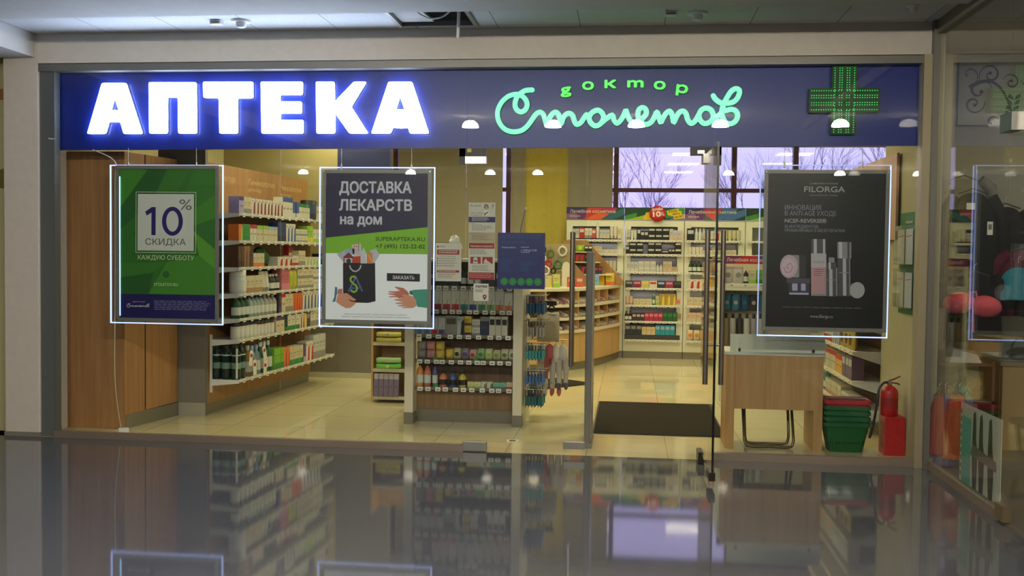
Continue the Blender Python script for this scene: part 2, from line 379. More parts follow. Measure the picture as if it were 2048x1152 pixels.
def troffer(x, y, label, z=3.15, rz=0, group='square ceiling lights in the pharmacy'):
    t = thing('ceiling_light', label, 'light', (x, y, z), rz, group)
    MB().box(-.3, .3, -.3, -.28, -.02, .01, WHITE).box(-.3, .3, .28, .3, -.02, .01, WHITE).box(-.3, -.28, -.28, .28, -.02, .01, WHITE).box(.28, .3, -.28, .28, -.02, .01, WHITE).build('frame', t)
    MB().box(-.28, .28, -.28, .28, -.008, .002, TROF).build('diffuser', t)
for j, y in enumerate((1.75, 3.7, 5.6)):
    for k, x in enumerate((1.2, 2.55, 4.02, 5.5, 7.2)):
        if j == 0 and k == 4: continue
        troffer(x, y, 'square white ceiling light in the %s shop row, %s' % (('front', 'middle', 'back')[j], ordl(k, 4 if j == 0 else 5)))
troffer(8.0, -.4, 'square white ceiling light in the neighbouring clothes shop', 3.125, group=None)

# ------------------------------------------------------------------ ceiling fittings
def detector(x, y, label, r=.07):
    t = thing('smoke_detector', label, 'smoke detector', (x, y, 3.13), 0, 'detectors on the corridor ceiling')
    MB().lathe([(r, 0), (r, -.012), (r*.8, -.016)], WHITE, 20).build('base', t)
    MB().lathe([(r*.55, -.016), (r*.5, -.045), (r*.3, -.052)], WHITE, 16).build('sensor_head', t)
detector(1.75, -.35, 'round white smoke detector above the big white sign letters'); detector(4.98, -.38, 'round white smoke detector above the green script')
detector(6.36, -.5, 'small dark-tipped detector near the right end of the ceiling', .04)
for x, y, lb in ((1.57, -.36, 'small white ceiling box beside the left smoke detector'), (4.80, -.42, 'small white ceiling box beside the right smoke detector')):
    t = thing('ceiling_sensor', lb, 'sensor', (x, y, 3.13), 0, 'small boxes on the corridor ceiling')
    MB().box(-.04, .04, -.03, .03, -.03, 0, WHITE).build('housing', t, bevel=.004); MB().box(-.03, .03, -.032, -.03, -.022, -.012, GREYF).build('slot', t)
tag(MB().add([(2.89,-.16,3.145),(3.12,-.16,3.145),(3.06,-.7,3.16),(2.83,-.7,3.16),(2.89,-.16,3.16),(3.12,-.16,3.16),(3.06,-.7,3.175),(2.83,-.7,3.175)],
    [(0,3,2,1),(4,5,6,7),(0,1,5,4),(1,2,6,5),(2,3,7,6),(3,0,4,7)], SOFF).build('ceiling_tile'), 'loose white ceiling tile pushed aside in the open gap', 'ceiling tile')
tag(MB().tube(smooth_line([(2.95,-.45,3.4),(3.0,-.45,3.2),(3.1,-.45,3.12),(3.17,-.45,3.1),(3.25,-.45,3.12),(3.32,-.45,3.2),(3.36,-.45,3.4)]), .006, WHITE).build('looped_cable'), 'thin pale cable looping out of the open ceiling gap', 'cable')
tag(MB().tube([(3.33,-.33,3.3),(3.33,-.33,3.15),(3.325,-.33,2.99)], .011, WHITE, 8).build('hanging_cable'), 'short thick white cable end hanging from the ceiling gap', 'cable')
t = thing('security_camera', 'black-eyed white security camera under the beam at far left', 'camera', (-.36, -.35, 2.95))
MB().box(-.05, .05, -.05, .05, -.06, 0, WHITE).build('bracket', t, bevel=.006)
MB().cyl((-.04, -.05, -.06), (-.04, -.16, -.075), .035, BLACK, n=14).build('lens_barrel', t)
tag(MB().flat([(-.75, 2.0), (-.33, 2.15), (-.33, 1.93), (-.5, 1.96)], C((120, 118, 50), .5), -.197).build('leaf_decal'), 'olive leaf sticker on the pale panel left of the column', 'sticker')
# ------------------------------------------------------------------ shop sign
SB = (-.0, 6.592)
BLUE = M('sign_blue', (22, 42, 142), .35)
LETW = M('letter_glow_white', (250, 252, 255), .4, emit=13, ecol=(204, 220, 255))
LETG = M('letter_glow_green', (70, 170, 120), .4, emit=.85, ecol=(118, 255, 172)); LETG2 = M('letter_glow_lime', (110, 250, 100), .4, emit=.9, ecol=(70, 250, 80))
LSIDE = M('letter_side_white', (205, 214, 240), .5); GSIDE = M('letter_side_green', (20, 130, 70), .5)
sg = thing('shop_sign', 'long blue pharmacy sign board with glowing white and green lettering', 'sign', (0, .14, 0))
MB().add([(.005,-.02,2.25),(6.585,-.02,2.283),(6.585,.02,2.283),(.005,.02,2.25),(.005,-.02,2.853),(6.585,-.02,2.868),(6.585,.02,2.868),(.005,.02,2.853)],
         [(0,3,2,1),(4,5,6,7),(0,1,5,4),(1,2,6,5),(2,3,7,6),(3,0,4,7)], BLUE).build('sign_panel', sg)
LET = {
 'A1': [[(.4494,2.7658),(.6485,2.7643),(.7793,2.373),(.6262,2.3733),(.6009,2.4632),(.5041,2.4635),(.4795,2.3735),(.3265,2.3738)], [(.5516,2.6525),(.5869,2.5558),(.5215,2.5561)]],
 'P': [[(.8322,2.7696),(1.2149,2.7667),(1.2206,2.375),(1.0709,2.3752),(1.0682,2.6522),(.9826,2.6527),(.9838,2.3754),(.8359,2.3756)]],
 'T': [[(1.2706,2.7703),(1.6677,2.7673),(1.668,2.6421),(1.5453,2.6428),(1.5486,2.3744),(1.4017,2.3746),(1.3972,2.6437),(1.2735,2.6484)]],
 'E': [[(1.7296,2.7668),(2.0602,2.7644),(2.0592,2.6648),(1.8819,2.6659),(1.8835,2.616),(2.0526,2.6151),(2.053,2.5246),(1.8852,2.5252),(1.8853,2.4765),(2.0668,2.4759),(2.0673,2.3735),(1.7375,2.3741)]],
 'K': [[(2.1633,2.7636),(2.308,2.7625),(2.3115,2.6124),(2.4588,2.7614),(2.5567,2.7606),(2.4398,2.5726),(2.5727,2.3727),(2.4275,2.3729),(2.3134,2.5274),(2.3155,2.3731),(2.1706,2.3733)]],
 'A2': [[(2.7264,2.7594),(2.9058,2.758),(3.0389,2.3719),(2.8917,2.3721),(2.8685,2.4565),(2.778,2.4568),(2.7466,2.3724),(2.5955,2.3726)], [(2.8151,2.6525),(2.8504,2.5512),(2.7853,2.5515)]]}
for k, lp in LET.items():
    lp = [fillet(lp[0], .014)]+lp[1:]
    MB().shape(lp, LETW, .004, .042).shape(lp, LSIDE, .007, .03).build('letter', sg, label='glowing white block letter')
SCR = [
 [(3.8129,2.6907),(3.7672,2.6875),(3.7368,2.6736),(3.7066,2.6487),(3.6892,2.611),(3.6871,2.5707),(3.7054,2.5394),(3.7335,2.5292),(3.7628,2.5452),(3.7762,2.5804),(3.7671,2.6156),(3.7449,2.6409),(3.7116,2.6587),(3.6708,2.6574),(3.6301,2.6416),(3.5897,2.6065),(3.5621,2.5562),(3.5549,2.5107),(3.5657,2.4602),(3.597,2.4146),(3.6382,2.3893),(3.6894,2.3826),(3.7402,2.3941),(3.7806,2.4268),(3.8106,2.467),(3.8406,2.5097),(3.8708,2.5271),(3.8963,2.512),(3.9122,2.4642),(3.9253,2.4264),(3.9374,2.4691),(3.9622,2.5117),(3.9873,2.5267),(4.0087,2.5115),(4.0218,2.4738),(4.0314,2.4412),(4.0434,2.4813),(4.0633,2.5078),(4.0883,2.5177),(4.1137,2.5026),(4.1269,2.4635),(4.1449,2.4359),(4.1749,2.4493),(4.1995,2.4858),(4.2167,2.5082)],
 [(4.2347,2.4831),(4.2451,2.4531),(4.268,2.4305),(4.2907,2.4255),(4.3205,2.4404),(4.3424,2.4828),(4.3319,2.5178),(4.3091,2.5368),(4.289,2.5389),(4.2641,2.528),(4.2443,2.5081),(4.2347,2.4831)],
 [(4.3254,2.4454),(4.36,2.4752),(4.4055,2.5035),(4.4175,2.4676),(4.4402,2.4426),(4.4707,2.4699),(4.4924,2.5121),(4.5045,2.537),(4.5201,2.4921),(4.5456,2.4547),(4.5853,2.4546),(4.6246,2.4768),(4.6513,2.5115),(4.6483,2.5438),(4.6233,2.5573),(4.5988,2.5415),(4.5919,2.5068),(4.6025,2.4645),(4.6302,2.4395),(4.6625,2.4355),(4.6919,2.4543),(4.7135,2.4914),(4.7287,2.5251),(4.7431,2.4913),(4.7577,2.4491),(4.7706,2.4739),(4.7922,2.511),(4.8189,2.5307),(4.8365,2.5108),(4.846,2.4736),(4.8524,2.4488),(4.8666,2.481),(4.8905,2.5205),(4.9198,2.5303),(4.9398,2.5104),(4.9513,2.4708),(4.9754,2.441),(5.0045,2.4583),(5.0282,2.5002)],
 [(5.0307,2.4977),(5.0411,2.4656),(5.0635,2.4433),(5.088,2.4407),(5.1146,2.453),(5.1336,2.4801),(5.1331,2.5096),(5.1155,2.5393),(5.0859,2.5517),(5.0592,2.5445),(5.04,2.5248),(5.0307,2.4977)],
 [(5.1219,2.4579),(5.1555,2.4849),(5.1795,2.5045),(5.1962,2.5242),(5.2073,2.5783),(5.2307,2.6273),(5.259,2.6714),(5.2902,2.6898),(5.3146,2.6808),(5.3175,2.6563),(5.3013,2.6171),(5.2702,2.5927),(5.2218,2.5846),(5.1827,2.5907),(5.1482,2.6155),(5.1316,2.6402)],
 [(5.2026,2.5684),(5.1948,2.5192),(5.2043,2.4798),(5.2244,2.4477),(5.2586,2.4378),(5.2923,2.4549),(5.3086,2.4942),(5.2958,2.5287),(5.2615,2.5411),(5.2179,2.5315)]]
sm = MB()
for ln in SCR:
    P3 = smooth_line([(x, -.045, z) for x, z in ln], 4)
    sm.tube(P3, .0185, LETG, 8)
    for p in (P3[0], P3[-1]): sm.lathe([(.0005, -.0185), (.013, -.013), (.0185, 0), (.013, .013), (.0005, .0185)], LETG, 10, p)
sm.build('script_lettering', sg, label='glowing mint green handwritten script')
sm = MB()
for ln in SCR: sm.tube(smooth_line([(x, -.026, z) for x, z in ln], 3), .0215, GSIDE, 6)
sm.build('script_backing', sg)
for ch, x, z, r in (('g', 4.063, 2.683, .10), ('о', 4.217, 2.715, .02), ('к', 4.374, 2.727, .0), ('m', 4.56, 2.731, 0), ('о', 4.737, 2.717, -.04), ('р', 4.893, 2.693, -.1)):
    w = {'m': .112, 'g': .072, 'о': .078, 'к': .078, 'р': .078}[ch]
    MB().text(ch, x-w/2, z-.024, .1, LETG2, .048, bold=.024, ex=.004, rot=r, width=w).text(ch, x-w/2, z-.024, .1, GSIDE, .034, bold=.045, ex=.009, rot=r, width=w*1.06).build('letter', sg, label='small glowing green letter of the upper line')
# LED cross beside it
cr = thing('led_cross', 'green LED pharmacy cross at the right end of the blue sign', 'cross sign', (6.047, .085, 2.598))
cp = [(-.085,.24),(.085,.24),(.085,.087),(.242,.087),(.242,-.087),(.085,-.087),(.085,-.24),(-.085,-.24),(-.085,-.087),(-.242,-.087),(-.242,.087),(-.085,.087)]
MB().shape([fillet(cp, .01, 2)], M('cross_case', (24, 58, 22), .5, emit=.03, ecol=(30, 120, 20)), .025, 0).build('cross_case', cr)
dots = []
def inside(i, j): return True
st = .0168
cols = (-.0675, -.034, -.0172, .0172, .034, .0675)
for k in range(10):
    z = .226-k*st
    for x in cols: dots += [(x, z), (x, -z)]
    for zz in cols: dots += [(z, zz), (-z, zz)]
for k in range(-3, 4):
    for a in (-.0675, .0675):
        if abs(k) > 0: dots += [(a, k*.0168*1.2), (k*.0168*1.2, a)]
for a in (-.034, -.017, .017, .034):
    for b in (-.034, -.017, .017, .034): dots.append((a, b))
LED = M('led_green', (40, 240, 120), .4, emit=.32, ecol=(30, 235, 100))
db = MB()
for x, z in set((round(a, 4), round(b, 4)) for a, b in dots): db.disc(x, z, .0042, LED, .0275, 6)
o = db.build('led_dots', cr, label='rows of tiny green LEDs'); o['kind'] = 'stuff'
# faint corner tape and dots on the glass
tag(MB().flat([(.06, 2.332), (.115, 2.326), (.115, 2.32), (.06, 2.322)], WHITE, .0).build('tape_scrap', loc=(0, .004, 0)), 'scrap of white tape on the frame left of the sign', 'tape')

# ------------------------------------------------------------------ glass doors
HND = M('handle_steel', (150, 140, 128), .3, .9)
d1 = bpy.data.objects.new('door_1', None); COL.objects.link(d1); d1['kind'] = 'structure'; d1.location = (3.343, .013, 0)
B(0, .892, -.005, .005, .075, 2.207, GLASS).build('glass_leaf', d1)
B(-.01, .17, -.022, .022, .005, .078, ALU).build('bottom_pivot', d1, bevel=.004)
B(.742, .9, -.02, .02, .045, .1, ALU).build('lock_rail', d1, bevel=.004)
MB().cyl((.79, -.045, .66), (.79, -.045, 1.64), .017, HND, n=14).cyl((.79, .045, .66), (.79, .045, 1.64), .017, HND, n=14).cyl((.79, -.05, .9), (.79, .05, .9), .009, HND).cyl((.79, -.05, 1.46), (.79, .05, 1.46), .009, HND).build('door_handle', d1)
MB().box(-.055, .145, -.02, .02, 2.19, 2.25, BLACK).box(-.055, -.01, -.02, .02, 2.135, 2.25, BLACK).box(-.01, .145, -.026, .026, 2.138, 2.19, METAL).box(.005, .035, -.022, -.02, 2.222, 2.248, C((200, 180, 60), .5)).build('top_pivot', d1)
ang = math.atan2(-.9, .02)
d2 = bpy.data.objects.new('door_2', None); COL.objects.link(d2); d2['kind'] = 'structure'; d2.location = (5.075, .0, 0); d2.rotation_euler.z = ang
B(0, .89, -.005, .005, .075, 2.2, GLASS).build('glass_leaf', d2)
B(.887, .893, -.007, .007, .068, 2.203, C((12, 14, 12), .2)).build('edge_seal', d2, label='dark free edge of the open leaf')
B(.72, .885, -.02, .02, .04, .098, DARKMETAL).build('lock_rail', d2, bevel=.004)
B(-.02, .15, -.022, .022, .005, .085, DARKMETAL).build('bottom_pivot', d2, bevel=.004)
MB().cyl((.82, -.05, .655), (.82, -.05, 1.645), .017, HND, n=14).cyl((.82, .05, .655), (.82, .05, 1.645), .017, HND, n=14).cyl((.82, -.05, .91), (.82, .05, .91), .008, HND).cyl((.82, -.05, 1.455), (.82, .05, 1.455), .008, HND).build('door_handle', d2)
B(-.02, .14, -.024, .024, 2.135, 2.2, METAL).build('top_pivot', d2)
MB().box(4.97, 5.19, -.01, .035, 2.2, 2.262, BLACK).box(5.135, 5.19, -.01, .035, 2.13, 2.262, BLACK).box(5.02, 5.07, -.014, -.01, 2.212, 2.236, METAL).build('trim_7')['kind'] = 'structure'
# neighbour's glass door fittings
struct('trim_8', MB().box(6.645, 6.69, -1.52, -1.39, .01, .1, M('patch_bronze', (130, 112, 84), .4, .5)).box(6.63, 6.70, -1.52, -1.34, 2.2, 2.3, METAL))
# ------------------------------------------------------------------ hanging light-panel posters
EDGE = M('edge_light', (190, 205, 255), .3, emit=.95, ecol=(160, 180, 255)); EDGEDIM = M('edge_dim', (170, 180, 215), .3, emit=.35, ecol=(170, 190, 255))
FRG = M('poster_frame', (132, 130, 124), .45, .3)
WHITEP = C((226, 226, 222), .5)
def poster(name, label, x0, z0, Wd, H, corners, sheet_px, wires, edges=(1, 1, 1, 1)):
    t = thing(name, label, 'poster', (x0, .062, z0))
    (ax, ay), (bx, by), (cx, cy), (dx, dy) = corners       # tl tr bl br in the photograph
    def f(px, py):
        v = (py-(ay+by)/2)/((cy+dy)/2-(ay+by)/2); L = ax+(cx-ax)*v; R = bx+(dx-bx)*v
        return ((px-L)/(R-L)*Wd, H*(1-v))
    def r(x1, y1, x2, y2): return [f(x1, y1), f(x2, y1), f(x2, y2), f(x1, y2)]
    B(.004, Wd-.004, .002, .008, .004, H-.004, ACRYL).build('acrylic_panel', t)
    for e, b in zip(edges, ((0, .008, .008, H-.008), (Wd-.008, Wd, .008, H-.008), (0, Wd, H-.008, H), (0, Wd, 0, .008))):
        B(b[0], b[1], -.001, .011, b[2], b[3], EDGE if e else EDGEDIM).build('light_edge', t, label='glowing edge of the clear panel' if e else None)
    s0 = f(sheet_px[0], sheet_px[1]); s1 = f(sheet_px[2], sheet_px[3]); g = .027
    fb = MB()
    fb.box(s0[0]-g, s0[0], -.008, .0015, s1[1]-g, s0[1]+g, FRG).box(s1[0], s1[0]+g, -.008, .0015, s1[1]-g, s0[1]+g, FRG)
    fb.box(s0[0], s1[0], -.008, .0015, s0[1], s0[1]+g, FRG).box(s0[0], s1[0], -.008, .0015, s1[1]-g, s1[1], FRG).build('frame', t)
    for x, z in ((s0[0]-g*.5, s0[1]+g*.5), (s1[0]+g*.5, s0[1]+g*.5), (s0[0]-g*.5, s1[1]-g*.5), (s1[0]+g*.5, s1[1]-g*.5)):
        MB().cyl((x, -.013, z), (x, -.006, z), .006, METAL, n=8).build('fixing_stud', t)
    for wx in wires: MB().cyl((wx, .004, H-.02), (wx, .004, 2.26-z0), .002, METAL, n=5).cyl((wx, .004, H-.025), (wx, .004, H+.02), .007, METAL, n=8).build('hanging_wire', t)
    return t, f, r
def fine(mb, f, x0, x1, y0, y1, n, mat, off, rag=.1, th=.45):
    for i in range(n):
        ya = y0+(y1-y0)*i/n; yb = ya+(y1-y0)/n*th; x = x0; 
        end = x1-(x1-x0)*rnd.uniform(0, rag)
        while x < end-(x1-x0)*.01:
            w = rnd.uniform(.05, .14)*(x1-x0); mb.flat([f(x, ya), f(min(end, x+w), ya), f(min(end, x+w), yb), f(x, yb)], mat, off); x += w+.02*(x1-x0)
def word(mb, f, s, x0, x1, ytop, ybase, mat, off, bold=.0, cap=.727):
    a = f(x0, ybase); b = f(x1, ytop)
    mb.text(s, a[0], a[1], (b[1]-a[1])/cap, mat, off, bold=bold, width=b[0]-a[0])
# --- green discount poster
t, f, r = poster('discount_poster', 'green framed poster with a white square reading ten percent discount', .53, .90, .916, 1.23,
                 ((218, 329), (446, 331), (221, 647), (447, 648)), (238, 338, 432, 636), (.15, .70))
G0 = C((52, 112, 40), .4); G1 = C((70, 136, 44), .4); G2 = C((40, 96, 40), .4); G3 = C((92, 156, 48), .4); G4 = C((60, 122, 42), .4)
NAVY = C((34, 28, 92), .4); PURP = C((46, 34, 110), .4); GREYT = C((96, 100, 90), .5); PAPER = C((216, 218, 206), .5)
c = lambda x, y: f(210+x/3.388, 320+y/3.388)
q = MB().flat(r(238, 338, 432, 636), G0, .000)
for pts, m in (([(97,62),(290,62),(97,330)], G1), ([(290,62),(420,62),(330,260),(97,480),(97,330)], G2), ([(420,62),(580,62),(420,320),(330,260)], G4),
               ([(748,230),(748,390),(610,440),(560,360)], G1), ([(748,62),(748,230),(600,330),(520,300),(600,62)], G4), ([(600,475),(748,600),(748,730),(640,640)], G3),
               ([(97,700),(420,690),(330,760),(97,800)], G4), ([(420,690),(640,640),(748,730),(748,905),(300,905)], G1), ([(97,800),(330,760),(300,905),(97,905)], G2)):
    q.flat([c(*p) for p in pts], m, .0004)
q.flat([c(97, 908), c(748, 908), c(750, 1072), c(98, 1072)], NAVY, .0008)
def outline(a, b, x, y, w, m, off):
    for p in (((a, b), (x, b)), ((x, b), (x, y)), ((x, y), (a, y)), ((a, y), (a, b))): q.stroke([c(*p[0]), c(*p[1])], w, m, off)
outline(210, 217, 617, 625, .004, PAPER, .0008)
q.flat([c(222, 230), c(604, 230), c(604, 612), c(222, 612)], PAPER, .0008)
o_ = c(310, 508)
q.flat([c(272, 350), c(318, 318), c(345, 318), c(345, 508), c(316, 508), c(316, 356), c(284, 376)], PURP, .0014)
el = lambda rx, ry: [c(459+rx*math.cos(2*PI*i/40), 413+ry*math.sin(2*PI*i/40)*(1)) for i in range(40)]
q.shape([el(71, 98), el(42, 70)], PURP, 0, .0014)
word(q, c, '%', 502, 586, 262, 335, GREYT, .0014)
word(q, c, 'СКИДКА', 272, 546, 530, 573, GREYT, .0014, .006); word(q, c, 'КАЖДУЮ СУББОТУ', 222, 603, 643, 673, C((200, 214, 170), .5), .0014, .012)
a_ = c(417, 773); q.disc(a_[0], a_[1], .026, G2, .001); q.stroke([c(398, 773), c(436, 773)], .006, G4, .0014).stroke([c(417, 752), c(417, 794)], .006, G4, .0014).stroke([c(400, 762), c(434, 762)], .003, G4, .0014).stroke([c(400, 784), c(434, 784)], .003, G4, .0014)
word(q, c, 'STOLETOV.RU', 335, 497, 830, 850, C((200, 214, 170), .5), .0014, .012)
k_ = (c(303, 1000)[0]-c(152, 1000)[0])/(5.318-3.555)
for ln in SCR: q.stroke([(c(152, 1000)[0]+(x-3.555)*k_, c(152, 1000)[1]+(z-2.383)*k_) for x, z in [(p[0], p[1]) for p in smooth_line([(a, b, 0) for a, b in ln], 2)]], .0045, C((190, 190, 205), .5), .0014)
word(q, c, 'доктор', 190, 275, 955, 964, C((190, 190, 205), .5), .0014)
fine(q, c, 338, 718, 950, 1018, 6, C((120, 116, 160), .5), .0014)
q.build('printed_sheet', t)
B(.0665, .086, -.0065, -.002, .06, 1.14, M('led_glow_in_frame', (150, 200, 240), .3, emit=1.5, ecol=(150, 205, 255))).build('led_glow_strip', t, label='LED glow down the left side, put in as a strip')  # glow of the LEDs inside the frame, put in as an emissive strip
# --- delivery poster
t, f, r = poster('delivery_poster', 'framed poster with navy top, green band and a shopping bag illustration', 2.205, .905, .89, 1.212,
                 ((637, 334), (869, 334), (639, 656), (868, 655)), (651, 346.5, 855, 640), (.17, .71))
c = lambda x, y: f(630+x/3.388, 320+y/3.388)
g = lambda x, y: f(640+x/9.31, 560+y/9.31)
POSW = M('poster_white', (222, 224, 222), .5, emit=.10, ecol=(225, 230, 235)); NV = C((44, 40, 72), .45); LIME = M('poster_lime', (126, 184, 44), .5, emit=.04, ecol=(126, 184, 44)); PW = C((216, 214, 226), .5); DK = C((34, 42, 34), .5); BAG = C((30, 28, 40), .45)
q = MB().flat(r(651, 346.5, 855, 640), POSW, 0)
q.flat([c(72, 90), c(762, 90), c(762, 450), c(72, 528)], NV, .0005).flat([c(72, 528), c(762, 450), c(762, 633), c(72, 633)], LIME, .0005)
word(q, c, 'ДОСТАВКА', 160, 645, 147, 221, PW, .0012, .032); word(q, c, 'ЛЕКАРСТВ', 160, 650, 267, 340, PW, .0012, .032)
word(q, c, 'на дом', 165, 445, 383, 434, PW, .0012, .032, .55); word(q, c, 'SUPERAPTEKA.RU', 410, 742, 517, 545, DK, .0012, .004); word(q, c, '+7 (495) 122-22-82', 412, 742, 567, 594, DK, .0012, .014)
q.flat([c(490, 763), c(712, 765), c(712, 818), c(490, 816)], BAG, .0008); word(q, c, 'ЗАКАЗАТЬ', 528, 673, 780, 803, PW, .0014, .025)
q.flat([c(150, 640), c(210, 610), c(200, 700)], C((190, 196, 216), .5), .0006).flat([c(205, 605), c(270, 600), c(268, 640), c(205, 640)], C((150, 190, 214), .5), .0007)
q.flat([c(195, 655), c(230, 626), c(262, 655), c(262, 700), c(195, 700)], C((150, 44, 44), .5), .0009).flat([c(203, 665), c(256, 665), c(256, 695), c(203, 695)], C((200, 204, 210), .5), .0012).disc(*c(230, 684), .018, C((40, 52, 84), .5), .0015)
q.flat([c(250, 575), c(312, 565), c(322, 650), c(262, 655)], C((220, 208, 206), .5), .0007)
for ix in range(3):
    for iy in range(3): q.disc(*c(268+ix*17, 585+iy*20), .0055, C((190, 60, 60), .5), .001, 8)
q.flat([c(262, 655), c(312, 650), c(312, 700), c(262, 700)], C((196, 70, 46), .5), .001).flat([c(278, 620), c(304, 540), c(310, 655)], C((200, 206, 214), .5), .0012).stroke([c(296, 620), c(300, 535)], .004, C((170, 60, 60), .5), .0015)
q.flat([c(318, 620), c(330, 590), c(345, 620), c(352, 700), c(312, 700)], C((206, 212, 224), .5), .0011).flat([c(352, 635), c(390, 622), c(395, 700), c(355, 700)], C((232, 136, 70), .5), .0012)
q.flat([c(375, 610), c(415, 598), c(440, 640), c(400, 705), c(385, 690)], C((196, 204, 216), .5), .0007).stroke([c(365, 640), c(392, 690)], .01, C((240, 170, 100), .5), .0015)
q.flat([c(192, 700), c(410, 696), c(415, 955), c(365, 968), c(250, 966), c(195, 930)], BAG, .001)
q.stroke([c(x, y) for x, y in ((237, 714), (244, 735), (262, 752), (280, 755), (298, 746), (310, 730), (314, 712))], .009, C((210, 210, 214), .5), .0016)
BLA = C((88, 112, 170), .5)
q.stroke([c(232, 893), c(283, 785)], .013, BLA, .0016).stroke([c(276, 785), c(326, 890)], .013, BLA, .0016).stroke([c(245, 868), c(318, 868)], .009, BLA, .0016)
q.stroke([c(x, y) for x, y in ((282, 800), (272, 790), (256, 790), (244, 802), (246, 820), (264, 838), (284, 852), (290, 870), (284, 888), (268, 896), (254, 890), (250, 880))], .014, C((150, 196, 60), .5), .0021)
SK1 = C((226, 158, 128), .5); SK2 = C((206, 122, 104), .5); TEAL = C((70, 160, 140), .5); CUFF = C((84, 130, 160), .5)
q.flat([g(430, 165), g(430, 260), g(330, 270), g(345, 178)], SK2, .0008)
q.flat([g(*p) for p in ((345, 275), (440, 255), (520, 250), (570, 285), (640, 340), (685, 365), (670, 388), (610, 385), (545, 360), (590, 400), (700, 420), (640, 480), (590, 520), (500, 535), (400, 480), (310, 415))], SK1, .002)
q.stroke([g(545, 360), g(600, 402), g(690, 405)], .004, BAG, .0024)
q.flat([g(290, 130), g(335, 145), g(330, 250), g(300, 410), g(240, 420), g(280, 320)], CUFF, .0022)
q.flat([g(1675, 190), g(1760, 165), g(2005, 150), g(2005, 500), g(1820, 480), g(1740, 270)], TEAL, .0012).flat([g(1670, 195), g(1725, 190), g(1735, 265), g(1680, 250)], C((60, 110, 116), .5), .0016)
q.flat([g(*p) for p in ((1400, 112), (1470, 120), (1560, 135), (1620, 180), (1670, 240), (1640, 300), (1480, 330), (1440, 310), (1300, 310), (1300, 295), (1440, 285), (1290, 255), (1270, 240), (1430, 240), (1290, 215), (1285, 200), (1420, 200), (1500, 185), (1410, 130))], SK2, .0018)
q.flat([g(*p) for p in ((1535, 250), (1640, 262), (1740, 290), (1800, 360), (1800, 470), (1740, 505), (1545, 510), (1535, 495), (1640, 478), (1465, 480), (1460, 465), (1580, 440), (1420, 435), (1420, 415), (1560, 395), (1395, 365), (1395, 350), (1500, 335), (1590, 310), (1540, 275))], SK1, .0022)
for a, b, s in ((205, 625, 0), (185, 645, 1)): word(q, c, ('Имеются противопоказания, требуется консультация специалиста', 'Правила и подробности доставки узнавайте на сайте www.superapteka.ru')[s], a, b, (1040, 1057)[s], (1050, 1067)[s], C((130, 130, 130), .5), .001, 0, .72)
q.build('printed_sheet', t)
# --- black cosmetics poster
t, f, r = poster('cosmetics_poster', 'black framed poster with silver cosmetics bottles, hanging on the right', 5.472, .906, .913, 1.235,
                 ((1521, 330), (1785, 328), (1513, 673), (1773, 675)), (1537.5, 347, 1763, 655), (.17, .71), (0, 1, 0, 1))
c = lambda x, y: f(1540+x/3.6, 340+y/3.6)
BK = C((24, 23, 24), .35); SILV = C((150, 148, 154), .35); TXT = C((176, 174, 178), .5); TXB = C((150, 150, 172), .5); DSIL = C((84, 82, 90), .35); PINK = C((196, 150, 160), .4)
p0 = f(1537.5, 347); p1 = f(1763, 655)
q = MB().flat([(p0[0], p0[1]), (p1[0], p0[1]), (p1[0], p1[1]), (p0[0], p1[1])], BK, 0)
word(q, c, 'LABORATOIRES', 293, 495, 90, 101, TXT, .001); word(q, c, 'FILORGA', 246, 540, 116, 157, TXT, .001, .018); q.flat([c(290, 179), c(425, 179), c(425, 181.5), c(290, 181.5)], TXT, .001); word(q, c, 'PARIS', 437, 490, 176, 184, TXT, .001)
word(q, c, 'ИННОВАЦИЯ', 106, 370, 250, 286, TXB, .001); word(q, c, 'В ANTI-AGE УХОДЕ', 106, 478, 293, 327, TXB, .001); word(q, c, 'NCEF-REVERSE®', 106, 408, 350, 378, TXT, .001, .02)
word(q, c, '50 ИНГРЕДИЕНТОВ,', 106, 355, 394, 417, TXB, .001); word(q, c, 'ПРИМЕНЯЕМЫХ В МЕЗОТЕРАПИИ', 106, 540, 423, 444, TXB, .001)
fine(q, c, 90, 660, 985, 996, 1, C((80, 78, 82), .5), .001, .02, .8); word(q, c, 'www.filorga.ru', 288, 452, 1040, 1064, TXT, .001)
def rr(x0, y0, x1, y1, m, off, k=.006): q.flat(fillet([c(x0, y0), c(x1, y0), c(x1, y1), c(x0, y1)], k, 3), m, off)
rr(300, 495, 407, 600, DSIL, .001); rr(318, 495, 340, 600, C((200, 198, 206), .4), .0014, .002); rr(385, 495, 400, 600, C((200, 198, 206), .4), .0014, .002)
rr(298, 598, 408, 905, PINK, .0012); rr(298, 598, 408, 700, C((196, 186, 198), .4), .0016); rr(304, 890, 404, 905, SILV, .0018, .003); word(q, c, 'FILORGA', 310, 392, 654, 668, GREYT, .002); fine(q, c, 318, 392, 712, 770, 4, C((120, 60, 70), .5), .002, .3, .3)
rr(488, 514, 588, 632, SILV, .001); rr(500, 514, 522, 632, C((206, 204, 210), .4), .0014, .002); rr(560, 514, 575, 632, DSIL, .0014, .002)
rr(490, 632, 578, 905, DSIL, .0009); rr(526, 632, 550, 900, C((190, 188, 198), .4), .0013, .002); rr(500, 732, 570, 738, SILV, .0016, .001); rr(572, 632, 579, 900, SILV, .0013, .001)
rr(425, 626, 467, 668, SILV, .0016); rr(412, 664, 480, 712, DSIL, .0016); rr(425, 664, 440, 712, C((206, 204, 210), .4), .002, .001); rr(398, 700, 486, 908, DSIL, .0014); rr(428, 712, 452, 905, C((188, 186, 196), .4), .0018, .002); rr(398, 700, 407, 900, SILV, .0018, .001); rr(477, 700, 486, 900, SILV, .0018, .001); rr(404, 786, 480, 790, SILV, .0019, .001)
